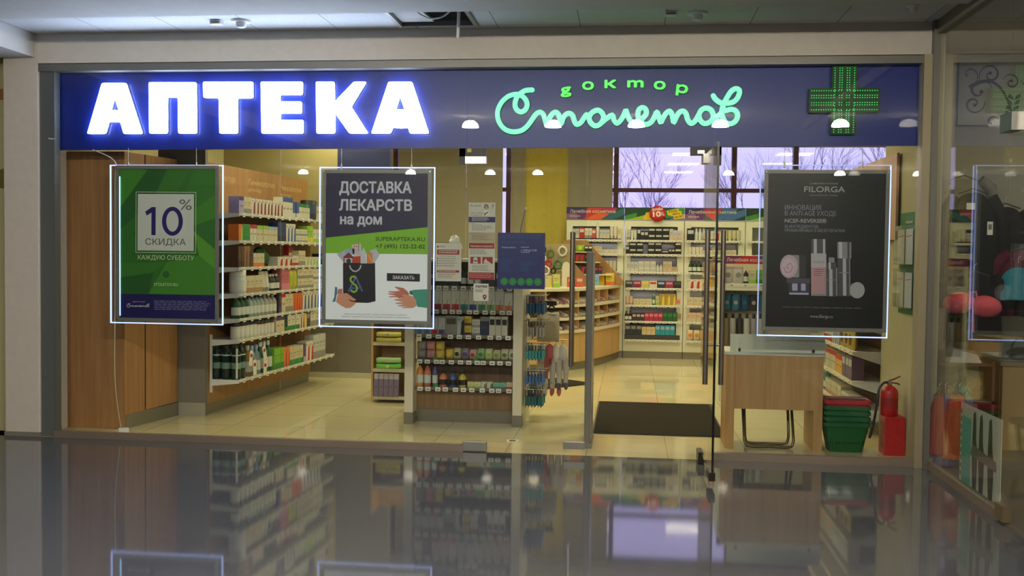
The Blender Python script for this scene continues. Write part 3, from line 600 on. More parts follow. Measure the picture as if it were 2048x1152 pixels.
rr(130, 612, 262, 775, C((52, 50, 58), .4), .0006, .012); q.disc(*c(138, 695), .062, C((206, 178, 196), .4), .0012, 28, .084); q.disc(*c(132, 700), .045, C((220, 192, 208), .4), .0016, 24, .062); q.stroke([c(x, y) for x, y in ((100, 700), (115, 740), (150, 735), (165, 700), (150, 672), (130, 680), (122, 700), (138, 712))], .008, C((190, 150, 176), .4), .002)
rr(160, 612, 212, 775, SILV, .0009, .01); rr(120, 780, 290, 815, DSIL, .001, .003); rr(135, 815, 285, 900, C((60, 58, 82), .4), .001, .01); rr(160, 818, 200, 870, C((180, 178, 214), .4), .0014, .006); rr(225, 818, 258, 870, C((180, 178, 214), .4), .0014, .006); rr(140, 885, 280, 898, C((190, 190, 206), .4), .0014, .004)
q.disc(*c(628, 860), .052, C((182, 180, 184), .4), .0012, 28, .058); rr(582, 812, 622, 842, DSIL, .001)
q.build('printed_sheet', t)

# ------------------------------------------------------------------ notices fixed to the glass
RED = C((158, 26, 34), .5); INK = C((110, 108, 104), .5); PAP = C((212, 208, 192), .6)
def notice(name, label, cat, x0, x1, z0, z1, mat=PAP, y=.032, th=.002):
    t = thing(name, label, cat, (x0, y, z0)); w, h = x1-x0, z1-z0
    q = MB().box(0, w, 0, th, 0, h, mat)
    return t, q, (lambda u, v: (u*w, h*(1-v))), w, h
t, q, f, w, h = notice('notice_sheet', 'white notice with red headings beside the bag poster', 'notice', 3.109, 3.305, 1.267, 1.551)
q.flat([f(.06, .07), f(.12, .07), f(.12, .12), f(.06, .12)], RED, .0004); fine(q, f, .15, .4, .07, .12, 2, INK, .0004)
q.flat([f(.06, .17), f(.92, .17), f(.92, .30), f(.06, .30)], RED, .0004); fine(q, f, .12, .86, .19, .29, 2, PAP, .0008, .1, .5); fine(q, f, .15, .8, .335, .36, 1, INK, .0004)
for i in range(4): q.disc(*f(.08, .40+i*.065), .005, RED, .0004, 10); fine(q, f, .14, .92, .385+i*.065, .43+i*.065, 2, INK, .0004, .3, .4)
q.flat([f(.06, .71), f(.92, .71), f(.92, .77), f(.06, .77)], RED, .0004); fine(q, f, .1, .85, .725, .76, 1, PAP, .0008, .1, .6); fine(q, f, .1, .92, .8, .93, 5, INK, .0004, .4, .35)
q.build('printed_sheet', t); MB().box(-.008, w+.008, 0.002+.001, 0.002+.002, -.008, h+.008, ACRYL).build('clear_sleeve', t)
t, q, f, w, h = notice('job_notice', 'tall cream notice with a navy stripe, topmost on the glass', 'notice', 3.357, 3.556, 1.555, 1.854)
q.flat([f(0, .355), f(1, .355), f(1, .49), f(0, .49)], C((40, 36, 100), .5), .0004); fine(q, f, .12, .9, .375, .475, 3, PAP, .0008, .3, .4)
word(q, f, 'ПРИГЛАШАЕМ', .06, .62, .245, .275, INK, .0004, .01); word(q, f, 'НА РАБОТУ', .06, .5, .30, .33, INK, .0004, .01)
k_ = .075/(5.318-3.555)
for ln in SCR: q.stroke([(.012+(a-3.555)*k_, h*.925+(b-2.54)*k_) for a, b in ln], .002, INK, .0004)
hx, hz = f(.66, .12); q.disc(hx, hz, .016, C((196, 160, 130), .6), .0006); q.flat([f(.55, .3), f(.58, .2), f(.75, .2), f(.8, .3)], C((230, 230, 226), .6), .0005); q.stroke([f(.58, .14), f(.62, .05), f(.7, .06), f(.74, .14)], .006, C((70, 56, 46), .6), .001); q.stroke([f(.58, .31), f(.66, .26), f(.74, .24)], .007, BLACK, .001)
q.stroke([f(.85, .08), f(.9, .05), f(.93, .08), f(.89, .12), f(.885, .15)], .005, INK, .0005)
fine(q, f, .05, .25, .52, .54, 1, INK, .0004); fine(q, f, .12, .9, .55, .71, 6, INK, .0004, .5, .35); q.flat([f(0, .74), f(1, .74), f(1, 1), f(0, 1)], C((186, 170, 140), .6), .0003); fine(q, f, .05, .6, .755, .78, 1, INK, .0006); fine(q, f, .12, .9, .8, .95, 6, INK, .0006, .5, .35)
q.build('printed_sheet', t)
t, q, f, w, h = notice('warning_notice', 'cream notice with red bands and two red picture squares', 'notice', 3.357, 3.556, 1.282, 1.553)
q.flat([f(.02, 0), f(.98, 0), f(.98, .145), f(.02, .145)], RED, .0004); word(q, f, 'Уважаемые покупатели!', .07, .93, .05, .105, PAP, .0008, .01); q.flat([f(.02, .80), f(.98, .80), f(.98, 1), f(.02, 1)], RED, .0004); fine(q, f, .06, .94, .83, .97, 3, C((200, 150, 140), .6), .0008, .1, .4)
fine(q, f, .06, .92, .18, .32, 4, INK, .0004, .4, .35)
for a in (.08, .53): q.flat([f(a, .375), f(a+.39, .375), f(a+.39, .56), f(a, .56)], RED, .0004)
q.disc(*f(.27, .44), .016, PAP, .0008).flat([f(.2, .47), f(.34, .47), f(.36, .55), f(.18, .55)], PAP, .0008).flat([f(.58, .55), f(.6, .48), f(.66, .41), f(.72, .48), f(.86, .54), f(.86, .56)], PAP, .0008)
fine(q, f, .15, .9, .61, .78, 5, INK, .0004, .3, .35); q.build('printed_sheet', t)
t, q, f, w, h = notice('credit_card_sticker', 'small white card sticker with a red pin mark on the glass', 'sticker', 3.399, 3.512, 1.124, 1.253, C((226, 222, 208), .5), .03)
word(q, f, 'халва', .1, .88, .10, .22, BLACK, .0004, .03, .55); fine(q, f, .1, .7, .32, .52, 3, INK, .0004, .3, .5); q.disc(*f(.74, .74), .015, RED, .0004).flat([f(.63, .8), f(.85, .8), f(.74, .95)], RED, .0004).disc(*f(.74, .74), .006, PAP, .0008, 12); q.build('printed_sheet', t)
t = thing('opening_hours_sign', 'blue hanging opening hours board with five green discs', 'sign', (3.577, .03, 1.218)); w, h = .352, .415
f = lambda u, v: (u*w, h*(1-v)); BL = C((18, 30, 104), .4); DB = C((30, 74, 130), .5); LB = C((168, 186, 226), .5)
q = MB().box(0, w, 0, .004, 0, h, BL)
word(q, f, 'Режим работы:', .08, .38, .245, .275, LB, .0005, .01); fine(q, f, .49, .66, .25, .275, 1, LB, .0005); word(q, f, 'с 10:00 до 21:00', .49, .82, .29, .325, LB, .0005, .012); fine(q, f, .49, .68, .34, .365, 1, LB, .0005)
fine(q, f, .06, .95, .04, .12, 2, DB, .0005, .1, .4); fine(q, f, .06, .6, .15, .2, 2, DB, .0005, .1, .4); fine(q, f, .06, .38, .46, .72, 8, DB, .0005, .5, .4); fine(q, f, .49, .8, .52, .70, 6, DB, .0005, .5, .4)
for i in range(5): q.disc(*f(.145+i*.178, .87), .0285, C((30, 134, 60), .4), .0006); q.disc(*f(.145+i*.178, .87), .010, C((50, 150, 76), .4), .001, 6)
q.build('sign_board', t); MB().tube([(.165, .002, h), (.20, .002, h+.17)], .0022, BLACK, 5).disc(.205, h+.18, .012, PLAST, -.001).build('hanging_cord', t)
# --- loose cable and plug by the left poster
tag(MB().tube(smooth_line([(.37,.1,2.25),(.56,.08,2.16),(.565,.075,2.0),(.565,.08,1.5),(.56,.08,1.0),(.545,.1,.5),(.54,.16,.2),(.535,.22,.05)], 4), .0045, C((196, 186, 160), .5)).build('poster_cable'), 'thin cream cable hanging down past the green poster', 'cable')
t = thing('power_adapter', 'white power adapter lying on the floor behind the left glass', 'power adapter', (.545, .24, 0), .5)
MB().box(-.04, .04, -.025, .025, 0, .045, WHITE).build('housing', t, bevel=.006); MB().cyl((-.04, -.01, .02), (-.06, -.01, .02), .003, METAL, n=6).cyl((-.04, .01, .02), (-.06, .01, .02), .003, METAL, n=6).build('plug_pin', t)
for wx, k in ((.68, 'left'), (1.0, 'right')): pass
# ------------------------------------------------------------------ shop furniture
CREAM = C((222, 214, 188), .5); CAB = M('cabinet_white', (226, 226, 206), .35); SHELFW = C((196, 196, 186), .4); TAGW = C((232, 230, 220), .5)
KICK = M('plinth_steel', (140, 134, 120), .35, .5)
TAGMESH = {}
def shelf(parent, x0, x1, y0, y1, z, n_tags, mat=SHELFW, lip=.03, tagw=.045, tagh=.035, tagmat=None, name='shelf'):
    mb = MB().box(x0, x1, y0, y1, z-.018, z, mat).box(x0, x1, y0-.004, y0, z-lip, z+.004, mat)
    s = mb.build(name, parent)
    tagmat = tagmat or TAGW; key = (tagw, tagh, tagmat.name)
    if key not in TAGMESH: TAGMESH[key] = MB().box(-tagw/2, tagw/2, -.0025, 0, -tagh, 0, tagmat).box(-tagw*.3, tagw*.3, -.003, -.0024, -tagh*.7, -tagh*.45, INK).mesh('price_tag_or_lit_dash')
    for i in range(n_tags):
        o = bpy.data.objects.new('price_tag_or_lit_dash', TAGMESH[key]); COL.objects.link(o); o.parent = s
        o.location = (x0+(i+.5)*(x1-x0)/n_tags+rnd.uniform(-.012, .012), y0-.0045, z+.002)
    return s
# --- left wall: wardrobe, pillar, shelving
t = thing('wardrobe_cabinet', 'tall brown wooden cabinet standing behind the left glass', 'cabinet', (0, 0, 0))
MB().prism([(-.18,.436),(.455,.436),(.495,.70),(-.18,.70)], .0, 2.27, WOODB).build('body', t, bevel=.003)
MB().prism([(.497,.715),(.566,1.17),(-.1,1.17),(-.1,.715)], .12, 2.27, WOODB).build('side_door', t, label='door panel beyond the dark gap')
MB().prism([(.40,.70),(.494,.70),(.496,.716),(.40,.716)], .12, 2.2, BLACK).build('gap_strip', t, label='dark gap between the panels')
MB().prism([(.457,.445),(.462,.445),(.572,1.17),(.567,1.17)], 0, .115, KICK).build('plinth', t)
MB().box(.496,.51,.70,.72,2.0,2.16,BLACK).build('door_lock', t)
struct('column_grey', MB().box(.38, .57, 1.185, 1.24, 0, 3.16, GREYP).box(.57, .817, 1.185, 1.24, 0, 3.16, GREYP), label=None)
struct('baseboard_column', MB().box(.572, .817, 1.175, 1.185, 0, .115, C((168, 162, 144), .4)))
LW = (.82, 1.2, math.atan2(.998, .0633))
u = thing('wall_shelving', 'long wood backed wall shelving full of medicines on the left', 'shelf unit', (LW[0], LW[1], 0), LW[2])
B(.02, 2.48, .0, .03, .1, 2.0, WOODG).build('back_panel', u)
B(.02, 2.48, .02, .05, 0, .1, KICK).build('plinth', u)
LWZ = (1.806, 1.562, 1.323, 1.087, .864, .677, .319)
for z in LWZ: shelf(u, .06, 2.47, -.285, -.002, z, 14, lip=.022)
for z in LWZ:
    MB().add([(.05,-.285,z-.03),(.05,-.01,z-.06),(.05,-.01,z),(.05,-.285,z),(.06,-.285,z-.03),(.06,-.01,z-.06),(.06,-.01,z),(.06,-.285,z)],
             [(0,1,2,3),(7,6,5,4),(0,4,5,1),(1,5,6,2),(2,6,7,3),(3,7,4,0)], WHITE).build('shelf_bracket', u)
MB().box(.045, .06, -.03, -.01, .2, .72, WHITE).box(.045, .06, -.27, -.26, .33, .6, WHITE).build('wire_end_frame', u)
hp = MB().box(-.02, 2.46, .03, .05, 1.95, 2.26, WOODG)
hl = C((214, 178, 128), .6)
hp.text('Простуда', .32, 2.115, .075, hl, -.0295, width=.30).text('Гинекология', .92, 2.115, .075, hl, -.0295, width=.62).text('gynecology', .92, 2.055, .045, hl, -.0295, width=.30).text('Неврология', 1.68, 2.11, .075, hl, -.0295, width=.58).text('neurology', 1.68, 2.05, .045, hl, -.0295, width=.28)
hp.build('header_board', u, label='wooden header with pale lettering')

# --- gondola behind the notices
g = thing('gondola_display', 'white and brown shelf stand behind the notices and blue board', 'shelf unit', (3.147, 1.1, 0))
B(-.507, -.43, 0, .12, 0, 1.40, CREAM).build('post', g, bevel=.003); B(.43, .508, 0, .12, 0, 1.40, CREAM).build('post', g, bevel=.003)
B(-.51, -.428, -.004, .125, 0, .10, KICK).build('post_shoe', g); B(.428, .511, -.004, .125, 0, .10, KICK).build('post_shoe', g)
B(-.43, .43, .34, .36, .1, 1.40, wood('gondola_wood', (122, 92, 58), (148, 114, 74))).build('back_panel', g)
B(-.43, .43, .16, .6, 0, .115, KICK).build('plinth', g)
B(-.43, .43, .15, .17, .115, .27, MATS['gondola_wood']).build('front_board', g)
B(.49, .508, .12, .66, .0, 1.40, CREAM).build('side_panel', g); B(-.507, -.49, .12, .66, 0, 1.40, CREAM).build('side_panel', g)
B(-.507, .508, .0, .66, 1.40, 1.425, SHELFW).build('top_board', g)
GZ = (1.19, .985, .77, .552, .315)
for z, n in zip(GZ, (11, 12, 10, 12, 11)): shelf(g, -.43, .43, .06, .34, z, n, C((112, 102, 82), .4), lip=.024)
HKZ = (1.115, .90, .69, .47, .305)
MB().cyl((.508, .62, .70), (.86, .62, .70), .005, METAL, n=6).cyl((.508, .60, .93), (.76, .60, .93), .005, METAL, n=6).build('display_hook', g)
for z in HKZ:
    for y in (.16, .34): MB().cyl((.508, y, z), (.70, y, z), .004, METAL, n=6).cyl((.70, y, z), (.71, y, z+.015), .004, METAL, n=6).build('display_hook', g)
# crumpled white bag on its top
def crumple(seed, rx, ry, rz_, n=12, m=9, amt=.3):
    r = random.Random(seed); vs = []; fs = []
    for i in range(m+1):
        a = -PI/2+PI*i/m
        for k in range(n):
            q = 1+r.uniform(-amt, amt)
            vs.append((rx*math.cos(a)*math.cos(2*PI*k/n)*q, ry*math.cos(a)*math.sin(2*PI*k/n)*q, rz_*(math.sin(a)+1)*(1 if i < 2 else 1+r.uniform(-amt, amt)*.5)))
    for i in range(m): fs += [(i*n+k, i*n+(k+1) % n, (i+1)*n+(k+1) % n, (i+1)*n+k) for k in range(n)]
    return vs, fs
v, f_ = crumple(5, .06, .05, .095); tag(MB().add(v, f_, WHITE).build('crumpled_bag', loc=(3.03, 1.30, 1.426)), 'crumpled white plastic bag on top of the middle shelf stand', 'bag')
# --- small wooden rack left of it
k_ = thing('wooden_rack', 'low wooden rack of wipes behind the delivery poster', 'shelf unit', (2.05, 2.25, 0))
B(0, .02, 0, .35, .02, 1.1, WOODL).build('side_panel', k_); B(.02, .62, .33, .35, .02, 1.1, WOODL).build('back_panel', k_); B(.6, .62, 0, .33, .02, 1.1, WOODL).build('side_panel', k_)
for z in (.06, .33, .59, .85): shelf(k_, .02, .6, .0, .33, z, 0, CREAM)
# --- curved counter
PTH = [(3.05,4.9),(3.3,4.95),(3.53,5.06),(3.74,5.23),(3.92,5.45),(4.06,5.72),(4.17,6.02),(4.27,6.35),(4.36,6.68),(4.42,6.9)]
def offs(d):
    out = []
    for i, p in enumerate(PTH):
        a = Vector(PTH[max(i-1, 0)]); b = Vector(PTH[min(i+1, len(PTH)-1)]); tt = (b-a).normalized(); out.append((p[0]+tt.y*d, p[1]-tt.x*d))
    return out
def band(d0, d1): return offs(d0)+offs(d1)[::-1]
ct = thing('pharmacy_counter', 'curved light wood counter with tiers of sweets at the back', 'counter')
def bandmesh(d0, d1, z0, z1, mat):     # strip prism along the curve, d0 outside
    A = offs(d0); Bq = offs(d1); mb = MB()
    for i in range(len(A)-1): mb.prism([A[i], A[i+1], Bq[i+1], Bq[i]], z0, z1, mat)
    return mb
bandmesh(-.03, -.4, 0, .10, KICK).build('plinth', ct)
bandmesh(0, -.4, .10, .475, WOODL).build('front_panel', ct)
for z in (.51, .67, .835): bandmesh(.03, -.38, z-.035, z, CREAM).build('tier_shelf', ct)
bandmesh(.0, -.62, 1.0, 1.035, CREAM).build('worktop', ct)
bandmesh(-.36, -.38, .5, 1.0, WOODG).build('back_board', ct)
for i in (2, 4, 6, 7, 9):
    A = offs(-.01)[i]; Bq = offs(-.37)[i]; tx = (Vector(A)-Vector(Bq)).normalized(); nx = Vector((-tx.y, tx.x))*.009
    MB().prism([(A[0]+nx.x, A[1]+nx.y), (Bq[0]+nx.x, Bq[1]+nx.y), (Bq[0]-nx.x, Bq[1]-nx.y), (A[0]-nx.x, A[1]-nx.y)][::-1], .51, 1.0, WOODL).build('divider', ct)
def vpanel(pts, y, th, mat): 
    mb = MB(); mb.shape([pts], mat, th/2, 0); mb.v = [(a, b+y, c) for a, b, c in mb.v]; return mb
vpanel([(4.46,1.036),(4.46,1.10),(3.94,1.66),(3.62,1.66),(3.62,1.036)], 6.86, .03, WOODG).build('sloped_panel', ct, label='big sloping wooden end panel')
vpanel([(4.06,1.036),(4.06,1.07),(3.82,1.34),(3.72,1.34),(3.72,1.036)], 6.1, .02, WOODG).build('sloped_panel', ct, label='small sloping wooden panel')
for z, x1 in ((1.19, 4.30), (1.36, 4.14), (1.5, 4.0)): B(3.64, x1, 6.62, 6.84, z-.015, z, CREAM).build('upper_shelf', ct)
B(3.3, 3.80, 6.05, 6.07, 1.036, 1.60, C((172, 150, 112), .6)).build('peg_board', ct, label='grey brown board with hanging goods')
vpanel([(3.66,1.036),(3.66,1.30),(3.675,1.34),(3.70,1.36),(3.73,1.36),(3.755,1.34),(3.77,1.30),(3.77,1.036)], 5.98, .03, CREAM).build('rounded_end_panel', ct)
# --- back cabinets and coloured headers
MIRROR = M('cabinet_mirror', (206, 208, 216), .25, .8)
CX = (3.645, 4.464, 5.302, 6.14, 6.98)
CZ = (1.67, 1.473, 1.225, .999, .759, .532, .27)
for i in range(4):
    x0, x1 = CX[i]+.004, CX[i+1]-.004; w = x1-x0
    t = thing('display_cabinet', 'white glass shelf cosmetics cabinet at the back, %s' % ('left one above the counter', 'middle one facing the doormat', 'one behind the open door', 'rightmost one behind the black poster')[i], 'cabinet', (x0, 7.0, 0), 0, None)
    MB().box(0, .09, 0, .38, .10, 1.955, CAB).box(w-.09, w, 0, .38, .10, 1.955, CAB).box(.09, w-.09, .0, .38, 1.86, 1.955, CAB).box(.09, w-.09, 0, .38, .10, .24, CAB).build('body', t)
    B(0, w, .02, .38, 0, .10, KICK).build('plinth', t); B(.09, w-.09, .33, .345, .24, 1.86, MIRROR if i < 3 else CAB).build('mirror_back', t)
    for z in CZ: shelf(t, .03, w-.03, -.07, .33, z, 9, C((206, 208, 200), .3), .022, .06, .03)  # white tags here stand in for the bright dashes of LED-lit shelf edges
HB = [('Лечебная косметика', 'skincare', 0), (None, None, 1), ('Лечебная косметика', 'skincare', 2), (None, None, 1)]
HG = C((22, 62, 48), .5); 
for i, (a, b, kd) in enumerate(HB):
    x0, x1 = CX[i]+.002, CX[i+1]-.002; w = x1-x0; h = .172
    q = MB().box(0, w, 0, .02, 0, h, HG); f = lambda u_, v_: (u_*w, h*(1-v_))
    cs = {n: C(v, .5) for n, v in dict(p=(96, 44, 112), r=(190, 50, 50), o=(214, 90, 50), m=(170, 40, 90), n=(44, 40, 96), t=(40, 96, 110), g=(60, 140, 60), l=(150, 180, 40), y=(222, 190, 40), b=(70, 110, 170), k=(20, 66, 40), w=(220, 216, 200), v=(130, 90, 140)).items()}
    P_ = lambda pts, m, o=.0006: q.flat([f(*p) for p in pts], cs[m], o)
    if kd != 1:
        P_([(0,0),(.36,0),(.30,.5),(0,1)], 'n'); P_([(0,.55),(.3,.35),(.34,1),(0,1)], 'v', .001); P_([(.16,.3),(.4,.05),(.40,.6),(.28,1),(.2,1)], 'p', .0014); P_([(.36,.05),(.62,.05),(.56,.6),(.32,1)], 'r', .0018); P_([(.55,.45),(.75,.5),(.6,1),(.32,1)], 'o' if kd == 0 else 'b', .0022); P_([(.62,.05),(.88,.05),(.8,.5),(.6,.5)], 'm' if kd == 0 else 'b', .0022); P_([(.74,.5),(1,.05),(1,.6),(.8,1),(.62,1)], 'b' if kd == 2 else 't', .0026)
        word(q, f, a, .055, .84, .2, .46, cs['w'], .0034); word(q, f, b, .055, .23, .66, .80, cs['w'], .0034, 0, .55)
    else:
        P_([(0,.7),(.3,.3),(.45,.35),(.2,1),(0,1)], 'g'); P_([(.2,.3),(.6,.02),(.6,.5),(.2,.8)], 'k', .001); P_([(.05,1),(.42,.5),(.44,.9),(.34,1)], 'l', .0014); P_([(.36,.4),(.62,.35),(.6,1),(.3,1)], 'y', .0018); P_([(.6,.3),(.9,.0),(1,.0),(1,.5),(.7,.9)], 'g', .001); P_([(.8,.7),(1,.5),(1,1),(.75,1)], 'b', .0014)
        if i == 1:
            P_([(.70,.28),(.90,.06),(.90,.26),(.95,.28),(.95,.52),(1,.54),(1,.86),(.82,.95),(.82,.72),(.72,.6)], 'y', .0022)
            for s_, yy, xx in (('Я БУДУ', .42, .735), ('ЖИТЬ', .62, .80), ('100 ЛЕТ', .86, .83)): p_ = f(xx, yy); q.text(s_, p_[0], p_[1], .034, C((40, 40, 40), .5), .003, bold=.03, rot=.16)
    tag(q.build('header_panel', loc=(x0, 6.985, 1.957)), ('red and violet header board above the left back cabinet', 'green and yellow header board above the middle back cabinet', 'red and blue header board above the cabinet behind the door', 'green header board half hidden by the black poster')[i], 'sign', None)
q = MB().lathe([(.001, 0), (.112, 0), (.112, .012), (.001, .012)], C((196, 44, 50), .5), 36)
q.v = [(x, -z, y) for x, y, z in q.v]
PWH = C((232, 222, 214), .5)
q.text('ВЕРНЁМ', -.075, .038, .042, PWH, .0135, bold=.03, width=.14, rot=.1).text('10', -.085, -.045, .1, PWH, .0135, bold=.05, width=.1, rot=.06).text('%', .03, -.03, .075, PWH, .0135, width=.065, rot=.06)
tag(q.build('discount_disc', loc=(4.924, 6.965, 2.043)), 'red round ten percent disc on the green header board', 'sign')
# --- unit with second red header, behind the open door and black poster
n = thing('accessory_stand', 'white stand with peg board and red header behind the open door', 'shelf unit', (5.47, 3.0, 0))
MB().box(0, .04, 0, .4, 0, 1.40, CAB).box(1.02, 1.06, 0, .4, 0, 1.40, CAB).box(.04, 1.02, .0, .3, 1.125, 1.19, CAB).box(.04, 1.02, .02, .3, .0, .5, CAB).build('body', n)
q = MB().box(0, 1.06, 0, .03, 1.395, 1.475, C((190, 44, 54), .5)).flat([(0, 1.395), (.12, 1.395), (.2, 1.475), (0, 1.475)], C((120, 40, 90), .5), .0006).flat([(.42, 1.395), (1.06, 1.395), (1.06, 1.475), (.36, 1.475)], C((60, 70, 140), .5), .0006)
q.text('Лечебная косметика', .05, 1.418, .05, PWH, .001, width=.46).build('header_board', n)
pb = MB().box(.04, 1.02, .3, .32, .5, 1.395, CREAM)
for i in range(12): pb.flat([(.08+i*.08, 1.098), (.09+i*.08, 1.098), (.09+i*.08, 1.108), (.08+i*.08, 1.108)], INK, -.2995)
pb.build('peg_board', n); shelf(n, .04, 1.02, .0, .3, 1.195, 7, CAB)
for x in (.07, .16, .25, .34, .43, .52, .61): MB().cyl((x, .1, 1.085), (x, .3, 1.085), .004, METAL, n=6).build('display_hook', n)
# --- right wall shelving
RW = (6.70, 4.1, -PI/2)
u = thing('wall_shelving', 'wood backed wall shelving on the right behind the shopping baskets', 'shelf unit', (RW[0], RW[1], 0), RW[2])
B(.0, 2.8, .0, .02, .1, 2.29, WOODG).build('back_panel', u); B(0, 2.8, .0, .03, 0, .1, KICK).build('plinth', u)
RWZ = (.2, .439, .69, .94, 1.19, 1.44, 1.69)
for z in RWZ: shelf(u, .0, 2.8, -.29, -.002, z, 14, CREAM, .03)
for z in RWZ: MB().add([(2.8,-.29,z-.03),(2.8,-.01,z-.12),(2.8,-.01,z),(2.8,-.29,z),(2.812,-.29,z-.03),(2.812,-.01,z-.12),(2.812,-.01,z),(2.812,-.29,z)],
             [(3,2,1,0),(4,5,6,7),(0,1,5,4),(1,2,6,5),(2,3,7,6),(3,0,4,7)], WHITE).build('shelf_bracket', u)
B(2.8, 2.815, -.014, .002, .1, 1.9, WHITE).build('end_upright', u)
vp = MB().box(1.8, 3.38, -.115, -.095, 1.62, 2.29, wood('pale_end_wood', (196, 150, 110), (210, 168, 128))).build('header_board', u, label='pale wooden header board')
# --- security gate, mats
t = thing('security_gate', 'grey upright anti-theft gate panel beside the doorway', 'security gate', (4.247, .28, 0))
B(-.024, .024, 0, .45, .0, 1.50, M('gate_grey', (116, 112, 104), .45)).build('panel', t, bevel=.008)
B(-.034, .034, -.01, .46, 0, .04, GREYF).build('foot', t); B(.0245, .028, .01, .44, .05, 1.47, C((150, 146, 136), .4)).build('side_strip', t)
MATM = noisy('mat_fibre', (50, 46, 38), .25, 90, .95, .1, .4)
tag(MB().box(0, 1.06, 0, 1.75, .001, .011, MATM).box(-.012, 0, -.012, 1.762, .001, .008, BLACK).box(1.06, 1.072, -.012, 1.762, .001, .008, BLACK).box(0, 1.06, -.012, 0, .001, .008, BLACK).box(0, 1.06, 1.75, 1.762, .001, .008, BLACK).build('doormat', loc=(4.275, .935, 0)), 'large dark grey doormat inside the open doorway', 'mat')
tag(MB().box(-.6, 0, -.9, 0, .001, .010, MATM).box(-.6, 0, 0, .012, .001, .008, BLACK).build('doormat', loc=(4.16, 4.08, 0), rz=-.72), 'small dark mat turned askew before the curved counter', 'mat')
tag(B(4.29, 4.85, 2.73, 2.765, .001, .003, C((190, 120, 60), .5)).build('floor_tape'), 'orange tape strip on the floor behind the doormat', 'tape')
tag(MB().add([(3.62,.40,.002),(3.69,.40,.002),(3.70,.53,.002),(3.60,.53,.002)], [(0,1,2,3)], C((232, 226, 200), .5)).box(3.63, 3.68, .45, .49, .0021, .006, C((120, 112, 90), .5)).build('floor_sticker'), 'small white sticker on the floor left of the security gate', 'sticker')
# --- promo table
t = thing('promotion_table', 'wooden table with white top and low white screen by the right glass', 'table', (5.66, .66, 0))
B(-.372, .372, -.2, .24, .722, .75, CAB).build('table_top', t, bevel=.005)
B(-.36, -.295, -.185, .22, 0, .722, WOODT).build('side_panel', t, bevel=.002); B(.295, .365, -.185, .22, 0, .722, WOODT).build('side_panel', t, bevel=.002)
B(-.295, .355, -.192, -.172, .31, .722, WOODT).build('front_panel', t)
B(-.335, .372, -.185, -.178, .75, .883, M('frosted_screen', (228, 228, 204), .6)).build('screen', t, label='low white screen on the table edge')
for x in (-.265, .285): B(x-.008, x+.008, -.192, -.172, .75, .775, BLACK).build('screen_clip', t)
B(-.34, .33, .2, .215, .35, .72, WOODT).build('rear_rail', t)
# --- folding chair under it
t = thing('folding_chair', 'metal framed folding chair tucked under the promotion table', 'chair', (5.64, .8, 0))
def utube(w, y0, z0, y1, z1, r=.0105): return MB().tube(smooth_line([(-w,y1,z1),(-w*1.0,y0+(y1-y0)*.15,z0+.12),(-w*.97,y0+(y1-y0)*.03,z0+.03),(-w*.8,y0,z0),(0,y0,z0),(w*.8,y0,z0),(w*.97,y0+(y1-y0)*.03,z0+.03),(w,y0+(y1-y0)*.15,z0+.12),(w,y1,z1)], 4), r, M('chair_tube', (110, 96, 70), .35, .8), 8)
utube(.187, -.26, .012, .1, .60).build('leg_frame', t); utube(.168, -.12, .012, .02, .44).build('leg_frame', t)
B(-.17, .17, -.03, .25, .43, .455, C((60, 56, 50), .6)).build('seat', t, bevel=.01); B(-.17, .17, .1, .125, .5, .66, C((60, 56, 50), .6)).build('backrest', t, bevel=.01)
# --- shopping baskets
def basket_mesh(col, name):
    b = MB(); w0, d0, w1, d1, h = .125, .085, .165, .12, .225; n = 5
    def ringp(w, d, z): return [(x, y, z) for x, y in [p for p in fillet([(-w,-d),(w,-d),(w,d),(-w,d)], .03, 3)]]
    lv = [ringp(w0+(w1-w0)*k/n, d0+(d1-d0)*k/n, h*k/n) for k in range(n+1)]; m_ = len(lv[0]); vs = sum(lv, [])
    b.add(vs, [(i*m_+k, i*m_+(k+1) % m_, (i+1)*m_+(k+1) % m_, (i+1)*m_+k) for i in range(n) for k in range(m_)], col)
    b.add(lv[0], [tuple(range(m_))[::-1]], col)
    for k in range(0, m_):
        a = Vector(lv[0][k]); c_ = Vector(lv[-1][k])
    for i in range(12):
        x = -.115+i*.021; b.box(x-.003, x+.003, -d0-.012, -d0-.005, .02, .10, col)
    for (w, d, z0, z1) in ((w1+.008, d1+.008, h-.028, h),):
        o1 = fillet([(-w,-d),(w,-d),(w,d),(-w,d)], .034, 3); o2 = fillet([(-w1,-d1),(w1,-d1),(w1,d1),(-w1,d1)], .03, 3); k = len(o1)
        b.add([(x,y,z0) for x,y in o1]+[(x,y,z1) for x,y in o1]+[(x,y,z1) for x,y in o2], [(i,(i+1)%k,k+(i+1)%k,k+i) for i in range(k)]+[(k+i,k+(i+1)%k,2*k+(i+1)%k,2*k+i) for i in range(k)], col)
    return b
GRN = M('basket_green', (14, 92, 44), .45); REDB = M('basket_red', (176, 24, 40), .45)
bm = {}
for i in range(5):
    top = i == 4; mt = REDB if top else GRN
    t = thing('shopping_basket', 'red shopping basket on top of the green basket stack' if top else 'green plastic shopping basket, %s of the stack' % ('bottom one', 'second from the bottom', 'third from the bottom', 'fourth from the bottom, under the red one')[i], 'basket', (6.205, .56, .002+i*.043), 0, 'stack of shopping baskets')
    if mt.name not in bm: bm[mt.name] = basket_mesh(mt, 'b').mesh('basket_shell')
    o = bpy.data.objects.new('basket_shell', bm[mt.name]); COL.objects.link(o); o.parent = t
    if top:
        for s_ in (-1, 1): MB().tube(smooth_line([(-.15,s_*.09,.226),(-.14,s_*.05,.232),(-.05,s_*.035,.234),(.05,s_*.035,.234),(.14,s_*.05,.232),(.15,s_*.09,.226)], 3), .005, M('handle_metal', (160, 150, 140), .3, .8)).build('handle', t)
